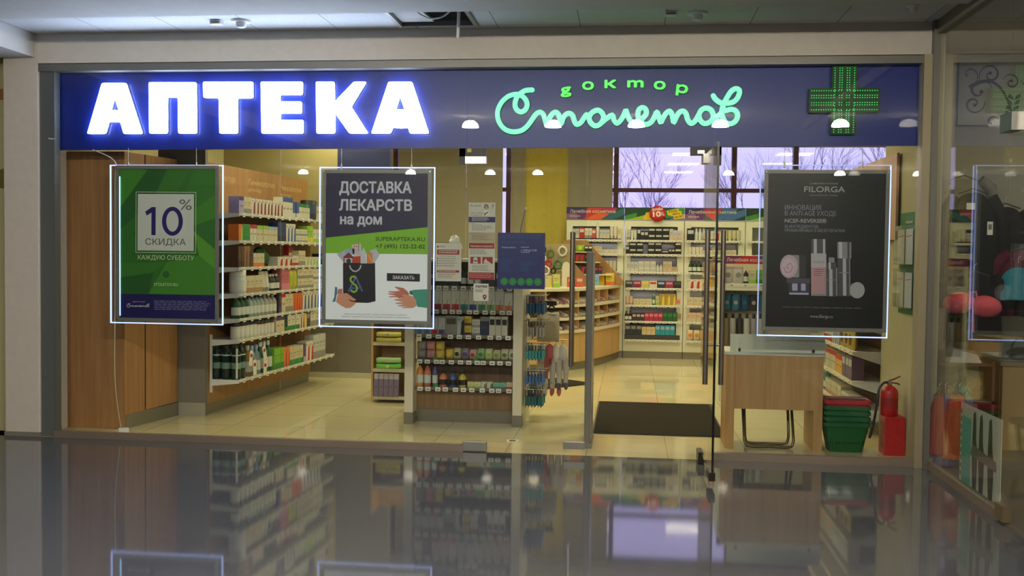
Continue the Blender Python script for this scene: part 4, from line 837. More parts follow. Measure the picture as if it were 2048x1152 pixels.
# --- fire extinguisher on a red box
t = thing('sand_box', 'plain red box under the fire extinguisher', 'box', (6.54, .48, 0))
RDX = M('extinguisher_red', (182, 18, 24), .38)
B(-.075, .075, -.085, .1, 0, .288, RDX).build('body', t, bevel=.004); B(-.078, -.075, -.05, .05, .05, .25, C((150, 60, 50), .5)).build('side_label', t)
t = thing('fire_extinguisher', 'red fire extinguisher with black hose standing on the red box', 'fire extinguisher', (6.517, .50, .288))
MB().lathe([(.06, 0), (.064, .006), (.064, .17), (.058, .195), (.04, .215), (.02, .225), (.018, .235)], RDX, 24).build('cylinder', t)
MB().cyl((0, 0, .235), (0, 0, .262), .018, METAL, n=12).box(-.012, .012, -.012, .012, .25, .27, METAL).build('valve', t)
MB().tube([(-.01, 0, .262), (.03, 0, .275), (.075, -.01, .30)], [.007, .008, .005], C((120, 20, 24), .4), 6).tube([(0, 0, .25), (.05, 0, .245), (.075, 0, .235)], .006, C((120, 20, 24), .4), 6).build('lever', t)
MB().tube(smooth_line([(-.015,0,.25),(-.05,-.02,.245),(-.085,-.04,.2),(-.1,-.05,.1),(-.115,-.05,-.02),(-.135,-.05,-.12),(-.15,-.05,-.17)], 4), .0095, BLACK, 8).build('hose', t)
MB().lathe([(.0646, .06), (.0646, .14)], C((150, 16, 22), .4), 24).build('label_band', t)
# --- green pocket board on the right stub wall
t = thing('leaflet_board', 'green wall board with two clear leaflet pockets at the right', 'notice board', (6.619, .43, 1.06), -PI/2)
GBD = C((20, 104, 54), .5)
MB().box(-.26, .26, -.006, 0, 0, .76, GBD).text('Информация', -.1, .68, .03, PWH, .007, width=.18).build('board', t)
for z0 in (.05, .37):
    pts = [(-.23,-.01),(-.22,-.06),(-.05,-.075),(.1,-.085),(.19,-.07),(.22,-.01)]
    mb = MB()
    for (a, b) in zip(pts, pts[1:]): mb.quad((a[0],a[1],z0),(b[0],b[1],z0),(b[0],b[1],z0+.29),(a[0],a[1],z0+.29), PLAST)
    mb.prism(pts[::-1][::-1], z0, z0+.003, PLAST); mb.build('clear_pocket', t)
    for j, (a, b_, cl) in enumerate(((-.21, -.02, (206, 202, 188)), (.02, .2, (216, 216, 214)))):
        tag(MB().box(a, b_, -.035, -.03, 0, .26, C(cl, .5)).flat([(a+.02, .2), (b_-.02, .21), (b_-.02, .215), (a+.02, .205)], RED, .0354).build('leaflet', loc=(6.619, .43, 1.06+z0+.004), rz=-PI/2), 'pale leaflet in the %s pocket of the green board, %s one' % ('upper' if z0 > .2 else 'lower', ('inner', 'outer')[j]), 'leaflet', 'leaflets in the green board')
# --- blinds before the back window
BEI = noisy('blind_beige', (160, 152, 134), .03, 20, .9, .1); YEL = noisy('blind_yellow', (200, 182, 90), .04, 20, .9, .1)
for x0, x1, m_, lb in ((1.1, 1.872, BEI, 'beige blind panel at the far left of the back window'), (1.87, 2.665, BEI, 'beige blind panel just left of the narrow window gap'), (2.79, 3.006, BEI, 'narrow beige blind panel right of the window gap'), (3.005, 3.328, YEL, 'yellow blind panel, left one of two'),
                       (3.326, 3.632, YEL, 'yellow blind panel, right one of two'), (3.631, 3.928, BEI, 'beige blind panel right of the yellow panels'), (3.927, 4.28, BEI, 'beige blind panel beside the wide window pane')):
    t = thing('window_blind', lb, 'blind', (x0, 7.48, 0), 0, None); w = x1-x0; mb = MB(); nf = 8
    vs = []; 
    for z in (.01, 3.08): vs += [(w*i/nf, .012*math.sin(i*1.3+x0*5), z) for i in range(nf+1)]
    mb.add(vs+[(x, y+.006, z) for x, y, z in vs], [(i, i+1, nf+2+i, nf+1+i) for i in range(nf)]+[(2*nf+2+nf+1+i, 2*nf+2+nf+2+i, 2*nf+2+i+1, 2*nf+2+i) for i in range(nf)], m_, True).build('fabric', t)
    B(0, w, -.01, .02, 3.08, 3.1, WHITE).build('top_rail', t)
# ------------------------------------------------------------------ goods
PM = {}
def prod(kind, w, d, h, c1, c2):
    key = (kind, round(w, 3), round(d, 3), round(h, 3), c1, c2)
    if key in PM: return PM[key]
    a = C(c1, .45); b = C(c2, .45); ink = C(tuple(int(v*.55+40) for v in c1), .5); mb = MB(); x = w/2
    if kind == 'box':            # carton, coloured foot band, text lines
        mb.box(-x, x, 0, d, 0, h, a).flat([(-x, 0), (x, 0), (x, h*.3), (-x, h*.3)], b, .0006).flat([(-x*.7, h*.62), (x*.5, h*.62), (x*.5, h*.7), (-x*.7, h*.7)], ink, .0006).flat([(-x*.7, h*.48), (x*.2, h*.48), (x*.2, h*.53), (-x*.7, h*.53)], ink, .0006)
        mb.box(-x*.96, x*.96, .004, d-.004, h, h+.001, a)
    elif kind == 'top':          # carton with coloured top band
        mb.box(-x, x, 0, d, 0, h, a).flat([(-x, h*.76), (x, h*.76), (x, h), (-x, h)], b, .0006).flat([(-x*.6, h*.38), (x*.6, h*.38), (x*.6, h*.48), (-x*.6, h*.48)], ink, .0006)
    elif kind == 'side':         # carton with vertical stripe
        mb.box(-x, x, 0, d, 0, h, a).flat([(0, 0), (x, 0), (x, h*.85), (x*.3, h*.7)], b, .0006).flat([(-x*.8, h*.8), (-x*.1, h*.8), (-x*.1, h*.88), (-x*.8, h*.88)], ink, .0006)
    elif kind == 'win':          # dark box with pale label near its top
        mb.box(-x, x, 0, d, 0, h, a).flat([(-x*.8, h*.55), (x*.8, h*.55), (x*.8, h*.85), (-x*.8, h*.85)], b, .0006)
    elif kind == 'hair':         # dye carton: pale, coloured square at foot, dark curved line
        mb.box(-x, x, 0, d, 0, h, a).flat([(-x*.85, .004), (x*.85, .004), (x*.85, h*.27), (-x*.85, h*.27)], b, .0006).flat([(-x*.95, h*.9), (x*.95, h*.9), (x*.95, h), (-x*.95, h)], ink, .0006)
        mb.stroke([(-.002, h*.12), (.003, h*.3), (.014, h*.5)], .003, C((46, 48, 40), .5), .0012).disc(-.001, h*.1, .005, C((46, 48, 40), .5), .0012, 10)
    elif kind in ('bottle', 'pump'):
        r = x; mb.lathe([(r*.9, 0), (r, .006), (r, h*.58), (r*.75, h*.72), (r*.36, h*.8), (r*.36, h*.86)], a, 14)
        cap = C(c2, .4); mb.lathe([(r*.42, h*.85), (r*.42, h), (.001, h)], cap, 12)
        mb.lathe([(r*1.012, h*.14), (r*1.012, h*.48)], b if kind == 'pump' else C((206, 210, 200), .5), 14)
        if kind == 'pump': mb.box(-r*.9, r*.2, -.006, .006, h, h+.012, cap)
        mb.v = [(p, q+d/2, z) for p, q, z in mb.v]
    elif kind == 'jar':
        r = x; mb.lathe([(r*.95, 0), (r, .005), (r, h*.7), (r*.9, h*.74)], a, 16, (0, d/2, 0)).lathe([(r*.98, h*.72), (r*.98, h), (.001, h)], b, 16, (0, d/2, 0))
        mb.lathe([(r*1.012, h*.12), (r*1.012, h*.58)], C((214, 212, 204), .5), 16, (0, d/2, 0))
    elif kind == 'tube':         # standing cosmetic tube on its cap
        mb.lathe([(x*.8, 0), (x*.8, h*.2)], b, 12, (0, d/2, 0))
        n = 12; vs = [(x*math.cos(2*PI*i/n), d/2+x*.8*math.sin(2*PI*i/n), h*.2) for i in range(n)]+[(x*1.05*math.cos(2*PI*i/n), d/2+.003*math.sin(2*PI*i/n), h) for i in range(n)]
        mb.add(vs, [(i, (i+1) % n, n+(i+1) % n, n+i) for i in range(n)], a, True).add(vs, [tuple(range(n))[::-1], tuple(range(n, 2*n))], a)
    elif kind == 'pouch':        # soft pack
        n, m_ = 8, 6; vs = []
        for s_ in (-1, 1):
            for j in range(m_+1):
                for i in range(n+1):
                    u_, v_ = i/n*2-1, j/m_*2-1; th = d/2*max(0, (1-u_**4)*(1-v_**4))**.5
                    vs.append((u_*x*(1-.04*v_*v_), d/2+s_*th, (v_+1)/2*h))
        k = (n+1)*(m_+1); F = []
        for j in range(m_):
            for i in range(n):
                q = j*(n+1)+i; F += [(q, q+1, q+n+2, q+n+1), (k+q, k+q+n+1, k+q+n+2, k+q+1)]
        mb.add(vs, F, a, True); mb.disc(0, h*.5, min(x, h/2)*.55, b, 0.002, 14)
    elif kind == 'card':         # blister card on a hook; hangs edge-on along x
        mb.box(-.0015, .0015, -w/2, w/2, 0, h, a).box(.0015, d, -w*.35, w*.35, h*.1, h*.62, b).box(-.002, .002, -w/2, w/2, h*.72, h*.8, C((170, 40, 60), .5))
    elif kind == 'can':
        mb.lathe([(x, 0), (x, h*.96), (x*.9, h)], a, 18, (0, d/2, 0)).lathe([(x*1.01, h*.3), (x*1.01, h*.7)], b, 18, (0, d/2, 0))
    me = mb.mesh('goods'); PM[key] = me
    return me
NAMES = dict(box='medicine_carton', top='medicine_carton', side='medicine_carton', win='cosmetics_box', hair='hair_dye_carton', bottle='bottle', pump='pump_bottle', jar='jar', tube='cosmetics_tube', pouch='soft_pack', card='blister_card', can='canister')
CATS = dict(medicine_carton='carton', cosmetics_box='box', hair_dye_carton='carton', bottle='bottle', pump_bottle='bottle', jar='jar', cosmetics_tube='tube', soft_pack='pack', blister_card='blister card', canister='canister')
def put(kind, w, d, h, c1, c2, F, x, y, z, label, group=None, tilt=0, name=None, cat=None, turn=0):
    nm = name or NAMES[kind]; o = bpy.data.objects.new(nm, prod(kind, w, d, h, c1, c2)); COL.objects.link(o)
    cr, sr = math.cos(F[2]), math.sin(F[2]); o.location = (F[0]+x*cr-y*sr, F[1]+x*sr+y*cr, z); o.rotation_euler = (tilt, 0, F[2]+turn)
    return tag(o, label, cat or CATS.get(nm, nm.replace('_', ' ')), group)
def row(F, z, y, x, items, where, d=.1, gap=.003, near='left', far='right', xmax=None):
    """items: (kind, n, w, h, c1, c2, description[, rows high])"""
    for it in items:
        kind, n, w, h, c1, c2, desc = it[:7]; st = it[7] if len(it) > 7 else 1
        if kind == 'gap': x += w; continue
        for i in range(n):
            if xmax and x+w > xmax: return x
            for k in range(st):
                lb = desc+(', '+ordl(i, n, near, far) if n > 1 else '')+((', upper' if k else ', lower') if st == 2 else (', %s layer' % ('bottom', 'middle', 'top')[k] if st == 3 else ''))+', '+where
                dd = min(d, w*1.3) if kind in ('bottle', 'jar', 'pump', 'can', 'tube') else d
                if kind == 'pouch': dd = .05
                put(kind, w, dd, h, c1, c2, F, x+w/2, y+rnd.uniform(0, .006), z+.0005+k*(h+.0015), lb, ('goods, '+where) if n > 1 or st > 1 else None)
            x += w+gap
    return x
Wc = (208, 203, 186); CR = (202, 191, 160); LG = (186, 188, 186); DRED = (130, 40, 44); RD = (186, 44, 50); GR = (44, 130, 60); LM = (150, 196, 70); NVY = (30, 36, 70); BLU = (60, 92, 160); PBL = (150, 176, 210); ORG = (222, 120, 50); YLW = (222, 196, 60); PNK = (206, 130, 150); BLK = (26, 26, 28); DGR = (20, 52, 34); TL = (40, 130, 150); PUR = (84, 60, 130); LIL = (172, 160, 206); BRN = (92, 60, 42); GRY = (140, 138, 132); SKN = (206, 176, 150)
# ---- left wall, near end = left
y0 = -.275
row(LW, LWZ[0], y0, .07, [('top', 1, .10, .15, LIL, PUR, 'lilac carton'), ('box', 2, .08, .15, CR, GRY, 'cream carton'), ('side', 9, .075, .145, Wc, DRED, 'white carton with dark red stripe'),
    ('top', 3, .085, .195, Wc, BLU, 'tall white and blue carton'), ('box', 2, .075, .16, BLU, Wc, 'blue carton with white foot'), ('top', 4, .07, .15, Wc, GR, 'white carton with green top'),
    ('can', 1, .17, .20, (30, 36, 52), (60, 80, 110), 'big dark blue canister'), ('top', 3, .11, .19, CR, GRY, 'tall cream carton'), ('box', 1, .08, .12, NVY, Wc, 'navy carton')], "left wall's top shelf", xmax=2.46)
row(LW, LWZ[1], y0, .07, [('side', 1, .08, .145, ORG, LM, 'orange and lime carton'), ('box', 1, .15, .15, (50, 140, 60), GR, 'wide green carton'), ('top', 2, .07, .15, Wc, RD, 'white carton with red top'), ('top', 4, .065, .145, CR, LM, 'cream carton with green top'), ('top', 3, .065, .14, CR, PBL, 'cream carton with pale blue top'),
    ('box', 1, .20, .19, (44, 58, 110), NVY, 'wide dark blue display box'), ('side', 3, .08, .18, Wc, BLU, 'white carton with blue wedge'), ('box', 3, .1, .065, Wc, GRY, 'flat white carton', 2), ('box', 2, .08, .17, LM, YLW, 'lime yellow carton'), ('box', 4, .1, .14, Wc, LM, 'white carton with lime foot'), ('box', 1, .06, .14, TL, NVY, 'teal carton')], "left wall's second shelf", xmax=2.46)
x = row(LW, LWZ[2], y0, .07, [('box', 2, .055, .19, BRN, (60, 40, 34), 'dark brown carton'), ('side', 2, .06, .19, (150, 110, 70), BRN, 'tan carton with dark stripe'), ('box', 1, .06, .19, (70, 40, 36), BRN, 'maroon carton'), ('box', 3, .08, .125, CR, ORG, 'cream carton with orange foot'), ('gap', 0, .30, 0, 0, 0, ''), ('side', 3, .12, .09, Wc, RD, 'low white carton with red wedge'),
    ('box', 1, .16, .10, Wc, RD, 'wide white box with red band'), ('box', 2, .09, .15, CR, GRY, 'plain cream carton'), ('side', 5, .085, .085, Wc, LM, 'low white and lime carton'), ('win', 3, .08, .12, BLK, GRY, 'black box with grey label')], "left wall's third shelf", xmax=2.46)
v, f_ = crumple(11, .13, .07, .085, 14, 8, .22)
tag(MB().add(v, f_, noisy('green_fabric', (58, 92, 58), .3, 30, .8)).build('slumped_green_pouch', loc=(1.03, 1.93, 1.326), rz=1.5), 'slumped dark green pouch on the left wall\'s third shelf', 'pouch')
put('box', .09, .06, .10, RD, Wc, LW, 1.42, -.2, LWZ[2]+.102, "small red carton standing on the red-banded box, left wall's third shelf")
row(LW, LWZ[3], y0, .08, [('jar', 1, .15, .21, (196, 204, 214), Wc, 'big pale blue jar with white lid'), ('box', 4, .085, .155, CR, (170, 130, 90), 'cream carton with tan foot'), ('tube', 3, .07, .19, (206, 204, 190), GRY, 'pale standing tube'), ('bottle', 3, .07, .16, BLK, Wc, 'black bottle with white label'), ('box', 2, .10, .21, (186, 100, 116), PNK, 'pink pack'), ('pouch', 2, .10, .20, (196, 190, 60), LM, 'yellow green pouch'),
    ('box', 3, .14, .1, CR, GRY, 'wide cream carton', 2), ('top', 3, .1, .11, Wc, GRY, 'white carton with grey top', 2)], "left wall's fourth shelf", xmax=2.46)
row(LW, LWZ[4], y0, .08, [('bottle', 3, .085, .21, (24, 74, 44), (200, 206, 200), 'green mineral water bottle'), ('bottle', 4, .08, .205, (150, 166, 160), (60, 90, 160), 'clear mineral water bottle'), ('bottle', 3, .09, .20, (160, 156, 150), Wc, 'grey bottle with white label'), ('box', 1, .07, .18, (54, 40, 70), PUR, 'dark violet carton'), ('top', 1, .10, .195, CR, RD, 'cream carton with red top'), ('box', 2, .09, .18, CR, GRY, 'cream carton'), ('side', 4, .06, .18, ORG, RD, 'orange and red carton'), ('side', 6, .09, .19, Wc, BLU, 'white and blue carton')], "left wall's fifth shelf", xmax=2.46)
row(LW, LWZ[5], y0, .07, [('jar', 5, .085, .16, Wc, BLK, 'white jar with black lid'), ('jar', 5, .075, .145, (214, 200, 190), (60, 52, 30), 'cream jar with dark lid'), ('top', 2, .10, .15, CR, PUR, 'cream carton with violet top'), ('box', 1, .07, .13, DGR, GR, 'dark green carton'), ('box', 3, .1, .15, Wc, GR, 'white carton with green foot'), ('side', 2, .06, .15, Wc, RD, 'white carton with red wedge'), ('side', 1, .07, .15, YLW, Wc, 'yellow carton'), ('win', 1, .1, .16, (70, 66, 62), GRY, 'dark grey box'), ('box', 3, .14, .19, Wc, GRY, 'large white carton')], "left wall's sixth shelf", xmax=2.46)
def big_bottle(x, y, i, lb):
    cr, sr = math.cos(LW[2]), math.sin(LW[2]); px, py = LW[0]+x*cr-y*sr, LW[1]+x*sr+y*cr
    t = thing('water_bottle', lb, 'bottle', (px, py, LWZ[6]+.0005), LW[2], 'green water bottles in the bottom shelf pack')
    MB().lathe([(.038, 0), (.043, .008), (.043, .17), (.044, .19), (.040, .225), (.022, .27), (.015, .285), (.015, .30)], M('bottle_green', (16, 44, 32), .15), 18).build('body', t)
    MB().lathe([(.0435, .095), (.0435, .15)], C((120, 150, 140), .5), 18).lathe([(.042, .205), (.041, .222)], C((190, 200, 190), .5), 18).build('paper_label', t)
    MB().lathe([(.018, .285), (.018, .308), (.001, .308)], C((16, 70, 46), .5), 12).build('cap', t)
for i in range(3):
    for j in range(2): big_bottle(.11+j*.095, -.23+i*.092, i, 'dark green water bottle, %s row of the pack, %s' % (('front', 'rear')[j], ('right', 'middle', 'left')[i]))
row(LW, LWZ[6], y0, .32, [('bottle', 1, .085, .28, (150, 120, 50), (190, 190, 180), 'amber bottle with hang tag'), ('bottle', 2, .09, .27, (120, 140, 150), PBL, 'clear blue bottle'), ('bottle', 3, .085, .29, (36, 92, 50), (220, 222, 216), 'slim green bottle'), ('box', 3, .075, .2, (120, 180, 50), GR, 'lime green carton'), ('side', 2, .07, .19, ORG, RD, 'orange carton'), ('box', 4, .085, .18, CR, GR, 'cream carton with green foot'), ('box', 1, .07, .18, PUR, LIL, 'violet carton'), ('side', 2, .1, .2, Wc, RD, 'white carton with red edge'), ('box', 4, .09, .25, LG, GRY, 'tall light grey carton')], "left wall's bottom shelf", xmax=2.46)
for i, (x, z, a) in enumerate(((.30, .56, .2), (.36, .47, -.08), (.56, .58, -.3), (.60, .44, .1))):
    cr, sr = math.cos(LW[2]), math.sin(LW[2]); px, py = LW[0]+x*cr+.294*sr, LW[1]+x*sr-.294*cr
    mb = MB().box(-.035, .035, -.001, .001, -.14, 0, C((222, 216, 204), .5)).box(-.022, .022, -.0016, -.0009, -.06, -.03, RED)
    o = tag(mb.build('hang_tag', loc=(px, py, z), rz=LW[2]), 'white hang tag before the bottles on the bottom shelf, %s' % ordl(i, 4), 'tag', 'white hang tags on the left wall'); o.rotation_euler.y = a
# ---- gondola
GF = (3.147, 1.1, 0)
row(GF, GZ[0], .07, -.42, [('win', 4, .09, .12, BLK, GRY, 'black box with grey label'), ('bottle', 3, .06, .15, (44, 52, 54), BLK, 'dark bottle'), ('win', 4, .06, .13, (48, 44, 44), LG, 'charcoal box with pale label')], "middle stand's top shelf", d=.12, xmax=.42)
hc = [(110, 36, 90), (150, 30, 56), (150, 24, 40), (176, 36, 48), (196, 48, 56), (40, 140, 140), (50, 80, 150), (40, 130, 80), (120, 170, 60), (214, 124, 50), (218, 120, 40), (218, 120, 40)]
hn = ['plum', 'dark red', 'crimson', 'red', 'bright red', 'teal', 'blue', 'green', 'lime', 'orange', 'deep orange', 'end']
for i in range(11):
    w = .0765; tall = i in (2, 3, 4, 5, 6, 7, 8, 9)
    put('hair', w-.003, .1, .185 if tall else .165, (96, 84, 110) if i == 1 else (206, 204, 190), hc[i], GF, -.425+w*(i+.5), .07, GZ[1]+.0005, 'pale hair dye carton with %s foot, second shelf of the middle stand' % hn[i] if i != 1 else 'dark violet hair dye carton, second shelf of the middle stand', 'hair dye cartons')
row(GF, GZ[2], .07, -.425, [('hair', 1, .062, .16, LG, (110, 130, 150), 'pale dye carton with grey blue foot'), ('hair', 1, .062, .16, LG, (96, 120, 150), 'pale dye carton with blue foot'), ('hair', 1, .062, .16, LG, RD, 'pale dye carton with red foot'), ('hair', 1, .062, .16, LG, PUR, 'pale dye carton with violet foot')], "middle stand's third shelf", xmax=.42)
row(GF, GZ[2], .07, -.165, [('win', 1, .098, .165, GRY, (80, 70, 60), 'grey carton with brown picture'), ('side', 1, .06, .16, LG, BLK, 'pale carton with black picture'), ('box', 1, .062, .08, YLW, BRN, 'yellow carton', 2), ('box', 1, .07, .068, Wc, GRY, 'small white carton', 2), ('top', 1, .075, .16, NVY, GRY, 'navy carton with grey top'), ('win', 3, .05, .165, Wc, BLK, 'white carton with black square'), ('top', 1, .082, .165, Wc, GRY, 'white carton with silver top')], "middle stand's third shelf", xmax=.43)
pc = [((150, 148, 144), GRY, 'grey'), ((206, 150, 140), PNK, 'pink'), ((216, 190, 96), YLW, 'yellow')]
for i, (a, b, nm_) in enumerate(pc):
    for k in range(2): put('pouch', .078, .07, .075, a, b, GF, -.385+i*.082, .10, GZ[3]+.001+k*.077, '%s soap pack, %s of the stacked pair, fourth shelf of the middle stand' % (nm_, ('lower', 'upper')[k]), 'soap packs on the middle stand')
for i, (a, b, nm_) in enumerate((((214, 186, 80), YLW, 'golden soap pack'), ((200, 190, 140), BLK, 'cream and black soap pack'), ((150, 140, 150), PUR, 'greyish violet soap pack'), ((214, 170, 160), RD, 'pale red soap pack'), ((150, 186, 130), GR, 'light green soap pack'), ((206, 206, 150), LM, 'pale lime soap pack'), ((196, 194, 150), (120, 150, 60), 'beige green soap pack'), ((200, 196, 160), (90, 110, 50), 'cream soap pack with leaf print'), ((206, 204, 186), (110, 120, 70), 'whitish soap pack at the row end'))):
    put('pouch', .068, .07, .10 if i % 3 else .09, a, b, GF, -.138+i*.069, .10, GZ[3]+.001, nm_+', fourth shelf of the middle stand', 'soap packs on the middle stand')
for x_, z_ in ((-.247, .56), (.103, .57), (-.242, .325)): MB().disc(x_, z_, .022, C((50, 130, 60), .5), -.0535, 20).build('shelf_sticker', g, label='round green sticker on a shelf edge')
for i, (a, b, h, w, nm_) in enumerate((((222, 150, 60), (226, 190, 90), .21, .062, 'tall orange'), ((214, 120, 96), (220, 150, 130), .21, .062, 'tall salmon'), ((90, 90, 140), (190, 160, 150), .205, .05, 'tall blue grey'))):
    put('bottle', w, .07, h, a, BLK, GF, -.395+i*.066, .09, GZ[4]+.0005, nm_+' shower gel bottle on the bottom shelf of the middle stand', 'shower gel bottles')
for i, (a, nm_) in enumerate((((214, 130, 90), 'orange'), ((70, 96, 150), 'blue'), ((206, 190, 60), 'yellow'))):
    put('pump', .07, .07, .135, a, BLK, GF, -.19+i*.085, .09, GZ[4]+.0005, 'short %s soap bottle with black pump on the bottom shelf' % nm_, 'pump soap bottles')
row(GF, GZ[4], .08, .03, [('box', 2, .055, .05, (214, 206, 150), LM, 'pale yellow soap box'), ('side', 2, .05, .055, Wc, (110, 120, 60), 'white soap box with leaf'), ('box', 2, .055, .05, (130, 180, 150), TL, 'mint soap box'), ('box', 1, .05, .055, CR, RD, 'cream soap box')], "middle stand's bottom shelf", d=.06, xmax=.43)
# hook goods on its right side
hk = [((24, 62, 110), (40, 100, 150), .165, .075, 'dark blue brush pack'), ((140, 138, 128), (190, 184, 170), .15, .07, 'grey pack'), ((30, 130, 150), (70, 170, 160), .13, .075, 'teal toothpaste card'), ((30, 70, 140), (60, 120, 180), .13, .07, 'blue brush card'), ((20, 84, 90), (30, 110, 110), .15, .08, 'dark teal brush pack')]
for k, (a, b, h, w, ds) in enumerate(hk):
    for yy in (0, 1):
        for i in range(6):
            put('card', w, .018, h, a if (i+yy) % 3 else tuple(min(255, v+22) for v in a), b, GF, .528+i*.027, .16+yy*.18, HKZ[k]-h-.002, '%s, %s, %s hook of the %s row' % (ds, ordl(i, 6), ('front', 'rear')[yy], ('top', 'second', 'third', 'fourth', 'bottom')[k]), 'blister cards on the stand side', turn=rnd.uniform(-.12, .12))
# hanging baby tights and other goods beyond the hooks
def tights(x, y, z, c1, c2, L, lb):
    t = thing('hanging_tights', lb, 'tights', (x, y, z), rnd.uniform(-.5, .5), 'tights hanging beside the middle stand')
    MB().tube([(0, 0, 0), (0, 0, -.03), (.0, 0, -L*.35)], [.012, .045, .05], C(c1, .8), 8).build('waist', t)
    for s_ in (-1, 1): MB().tube([(s_*.025, 0, -L*.3), (s_*.032, .0, -L*.6), (s_*.03, 0, -L*.88)], [.034, .026, .02], C(c1, .8), 8).tube([(s_*.03, 0, -L*.88), (s_*.032, -.012, -L*.95), (s_*.034, -.04, -L)], [.02, .022, .012], C(c2, .8), 8).build('leg', t)
    MB().cyl((0, 0, 0), (0, 0, .04), .003, METAL, n=6).build('hanger_hook', t)
for i, (x, y, z, a, b, L, lb) in enumerate(((3.78, 1.72, .66, (214, 202, 192), (226, 220, 212), .48, 'white and pink tights, lowest reaching pair'), (3.84, 1.71, .66, (190, 96, 98), (222, 214, 206), .36, 'red patterned tights beside the white pair'), (3.90, 1.72, .66, (220, 212, 204), (200, 110, 112), .46, 'whitish tights with reddish feet'), (3.96, 1.72, .66, (216, 206, 198), (110, 90, 100), .40, 'pale tights with grey feet, rightmost pair'))): tights(x, y, z, a, b, L, lb)
put('pouch', .21, .10, .27, (196, 184, 160), (186, 172, 146), (3.84, 1.67, .3), 0, 0, .68, 'beige cloth pouch hanging above the white tights', name='cloth_pouch', cat='pouch')
MB_ = MB()
t = thing('pacifier_pack', 'black framed hanging pack above the beige pouch', 'pack', (3.82, 1.7, .95))
for s_ in (-1, 1): MB().tube([(s_*.035+.028*math.cos(a), 0, .03+.028*math.sin(a)) for a in [2*PI*i/12 for i in range(13)]], .007, BLACK).build('black_ring', t)
MB().box(-.08, .08, -.004, .004, .06, .10, BLACK).build('header_strip', t)
# wipes on the wooden rack
KF = (2.05, 2.25, 0)
for k, (a, b, ds) in enumerate((((206, 196, 90), Wc, 'yellow and white wipes pack, lower of the pair'), ((214, 206, 110), PBL, 'yellow and white wipes pack, upper of the pair'))): put('pouch', .25, .09, .05, a, b, KF, .17, -.03, .592+k*.052, ds)
for k, (a, b, ds) in enumerate((((120, 206, 76), (226, 210, 180), 'bright green wipes pack, lower of the pair'), ((170, 216, 150), (226, 190, 150), 'mint green wipes pack, upper of the pair'))): put('pouch', .25, .09, .055, a, b, KF, .17, -.03, .332+k*.057, ds)
put('pouch', .12, .08, .07, DGR, GR, KF, .33, .2, .332, 'small dark green pack behind the mint wipes')
for i in range(5): put('top', .046, .05, .225, (128, 112, 146), (196, 188, 204), KF, .055+i*.05, -.03, .062, 'violet striped box on the rack floor, '+ordl(i, 5), 'violet boxes on the wooden rack', tilt=-.12)
# ---- curved counter goods
cols_ = [((206, 196, 190), RD, 'white and red'), ((190, 120, 120), Wc, 'reddish'), ((200, 194, 186), BRN, 'pale brown'), ((150, 110, 120), CR, 'mauve'), ((214, 206, 196), GRY, 'whitish')]
for k, z in enumerate((.835, .67, .51)):
    A = offs(-.02)
    pts = []
    for i in range(1, len(A)-1):
        for tt in (.2, .42, .64, .86): pts.append((Vector(A[i]).lerp(Vector(A[i+1]), tt), Vector(A[i+1])-Vector(A[i])))
    nvis = [-1]
    for i, (p, dr) in enumerate(pts):
        if p.x < 3.55: continue
        nvis[0] += 1
        a, b, nm_ = cols_[rnd.randrange(5)]; rz = math.atan2(dr.y, dr.x)
        put('box', .055, .14, .035, a, b, (p.x, p.y, rz), 0, 0, z+.001, '%s sweets pack, %s from left on the %s tier of the curved counter' % (nm_, ORD2[nvis[0]], ('top', 'middle', 'bottom')[k]), 'sweets on the curved counter', tilt=.32, name='sweets_pack', cat='sweets')
WT = 1.0355
for i, (x, y, w, h, a, b, kd, ds) in enumerate(((4.28, 6.72, .12, .17, YLW, ORG, 'box', 'yellow box at the right end of the counter top'), (4.16, 6.70, .09, .15, (226, 170, 40), YLW, 'box', 'amber box beside the yellow box'), (4.07, 6.55, .13, .15, (120, 176, 200), PBL, 'top', 'pale blue box on the counter top'), (3.94, 6.45, .08, .12, LM, Wc, 'side', 'lime box leaning on the counter top'), (3.86, 6.36, .08, .12, Wc, LM, 'side', 'white and lime box on the counter top'),
    (3.80, 5.75, .09, .13, (210, 90, 60), Wc, 'win', 'orange red box on the counter top, left one'), (3.90, 5.86, .09, .13, (214, 96, 66), Wc, 'win', 'orange red box on the counter top, right one'), (3.62, 5.55, .09, .17, (206, 200, 120), LM, 'box', 'pale yellow box before the peg board'), (3.52, 5.5, .08, .15, CR, YLW, 'side', 'cream box before the peg board'), (3.43, 5.45, .08, .14, Wc, GRY, 'win', 'white box before the peg board'))):
    put(kd, w, .06, h, a, b, (x, y, .3), 0, 0, WT, ds)
for z, its in ((1.19, [('box', 4, .05, .11, (60, 50, 70), RD, 'dark red sachet box'), ('side', 3, .055, .10, RD, NVY, 'red and navy box'), ('win', 2, .05, .1, NVY, RD, 'navy box')]), (1.36, [('side', 4, .06, .1, RD, BRN, 'red brown box'), ('win', 2, .06, .1, BLK, RD, 'black and red box')]), (1.5, [('pouch', 2, .12, .09, (130, 180, 50), YLW, 'lime green soft pack'), ('win', 2, .05, .08, BLK, Wc, 'black box with white label')])):
    row((3.68, 6.64, 0), z, 0, 0, its, 'counter shelf %s' % {1.19: 'low', 1.36: 'middle', 1.5: 'high'}[z], d=.08)
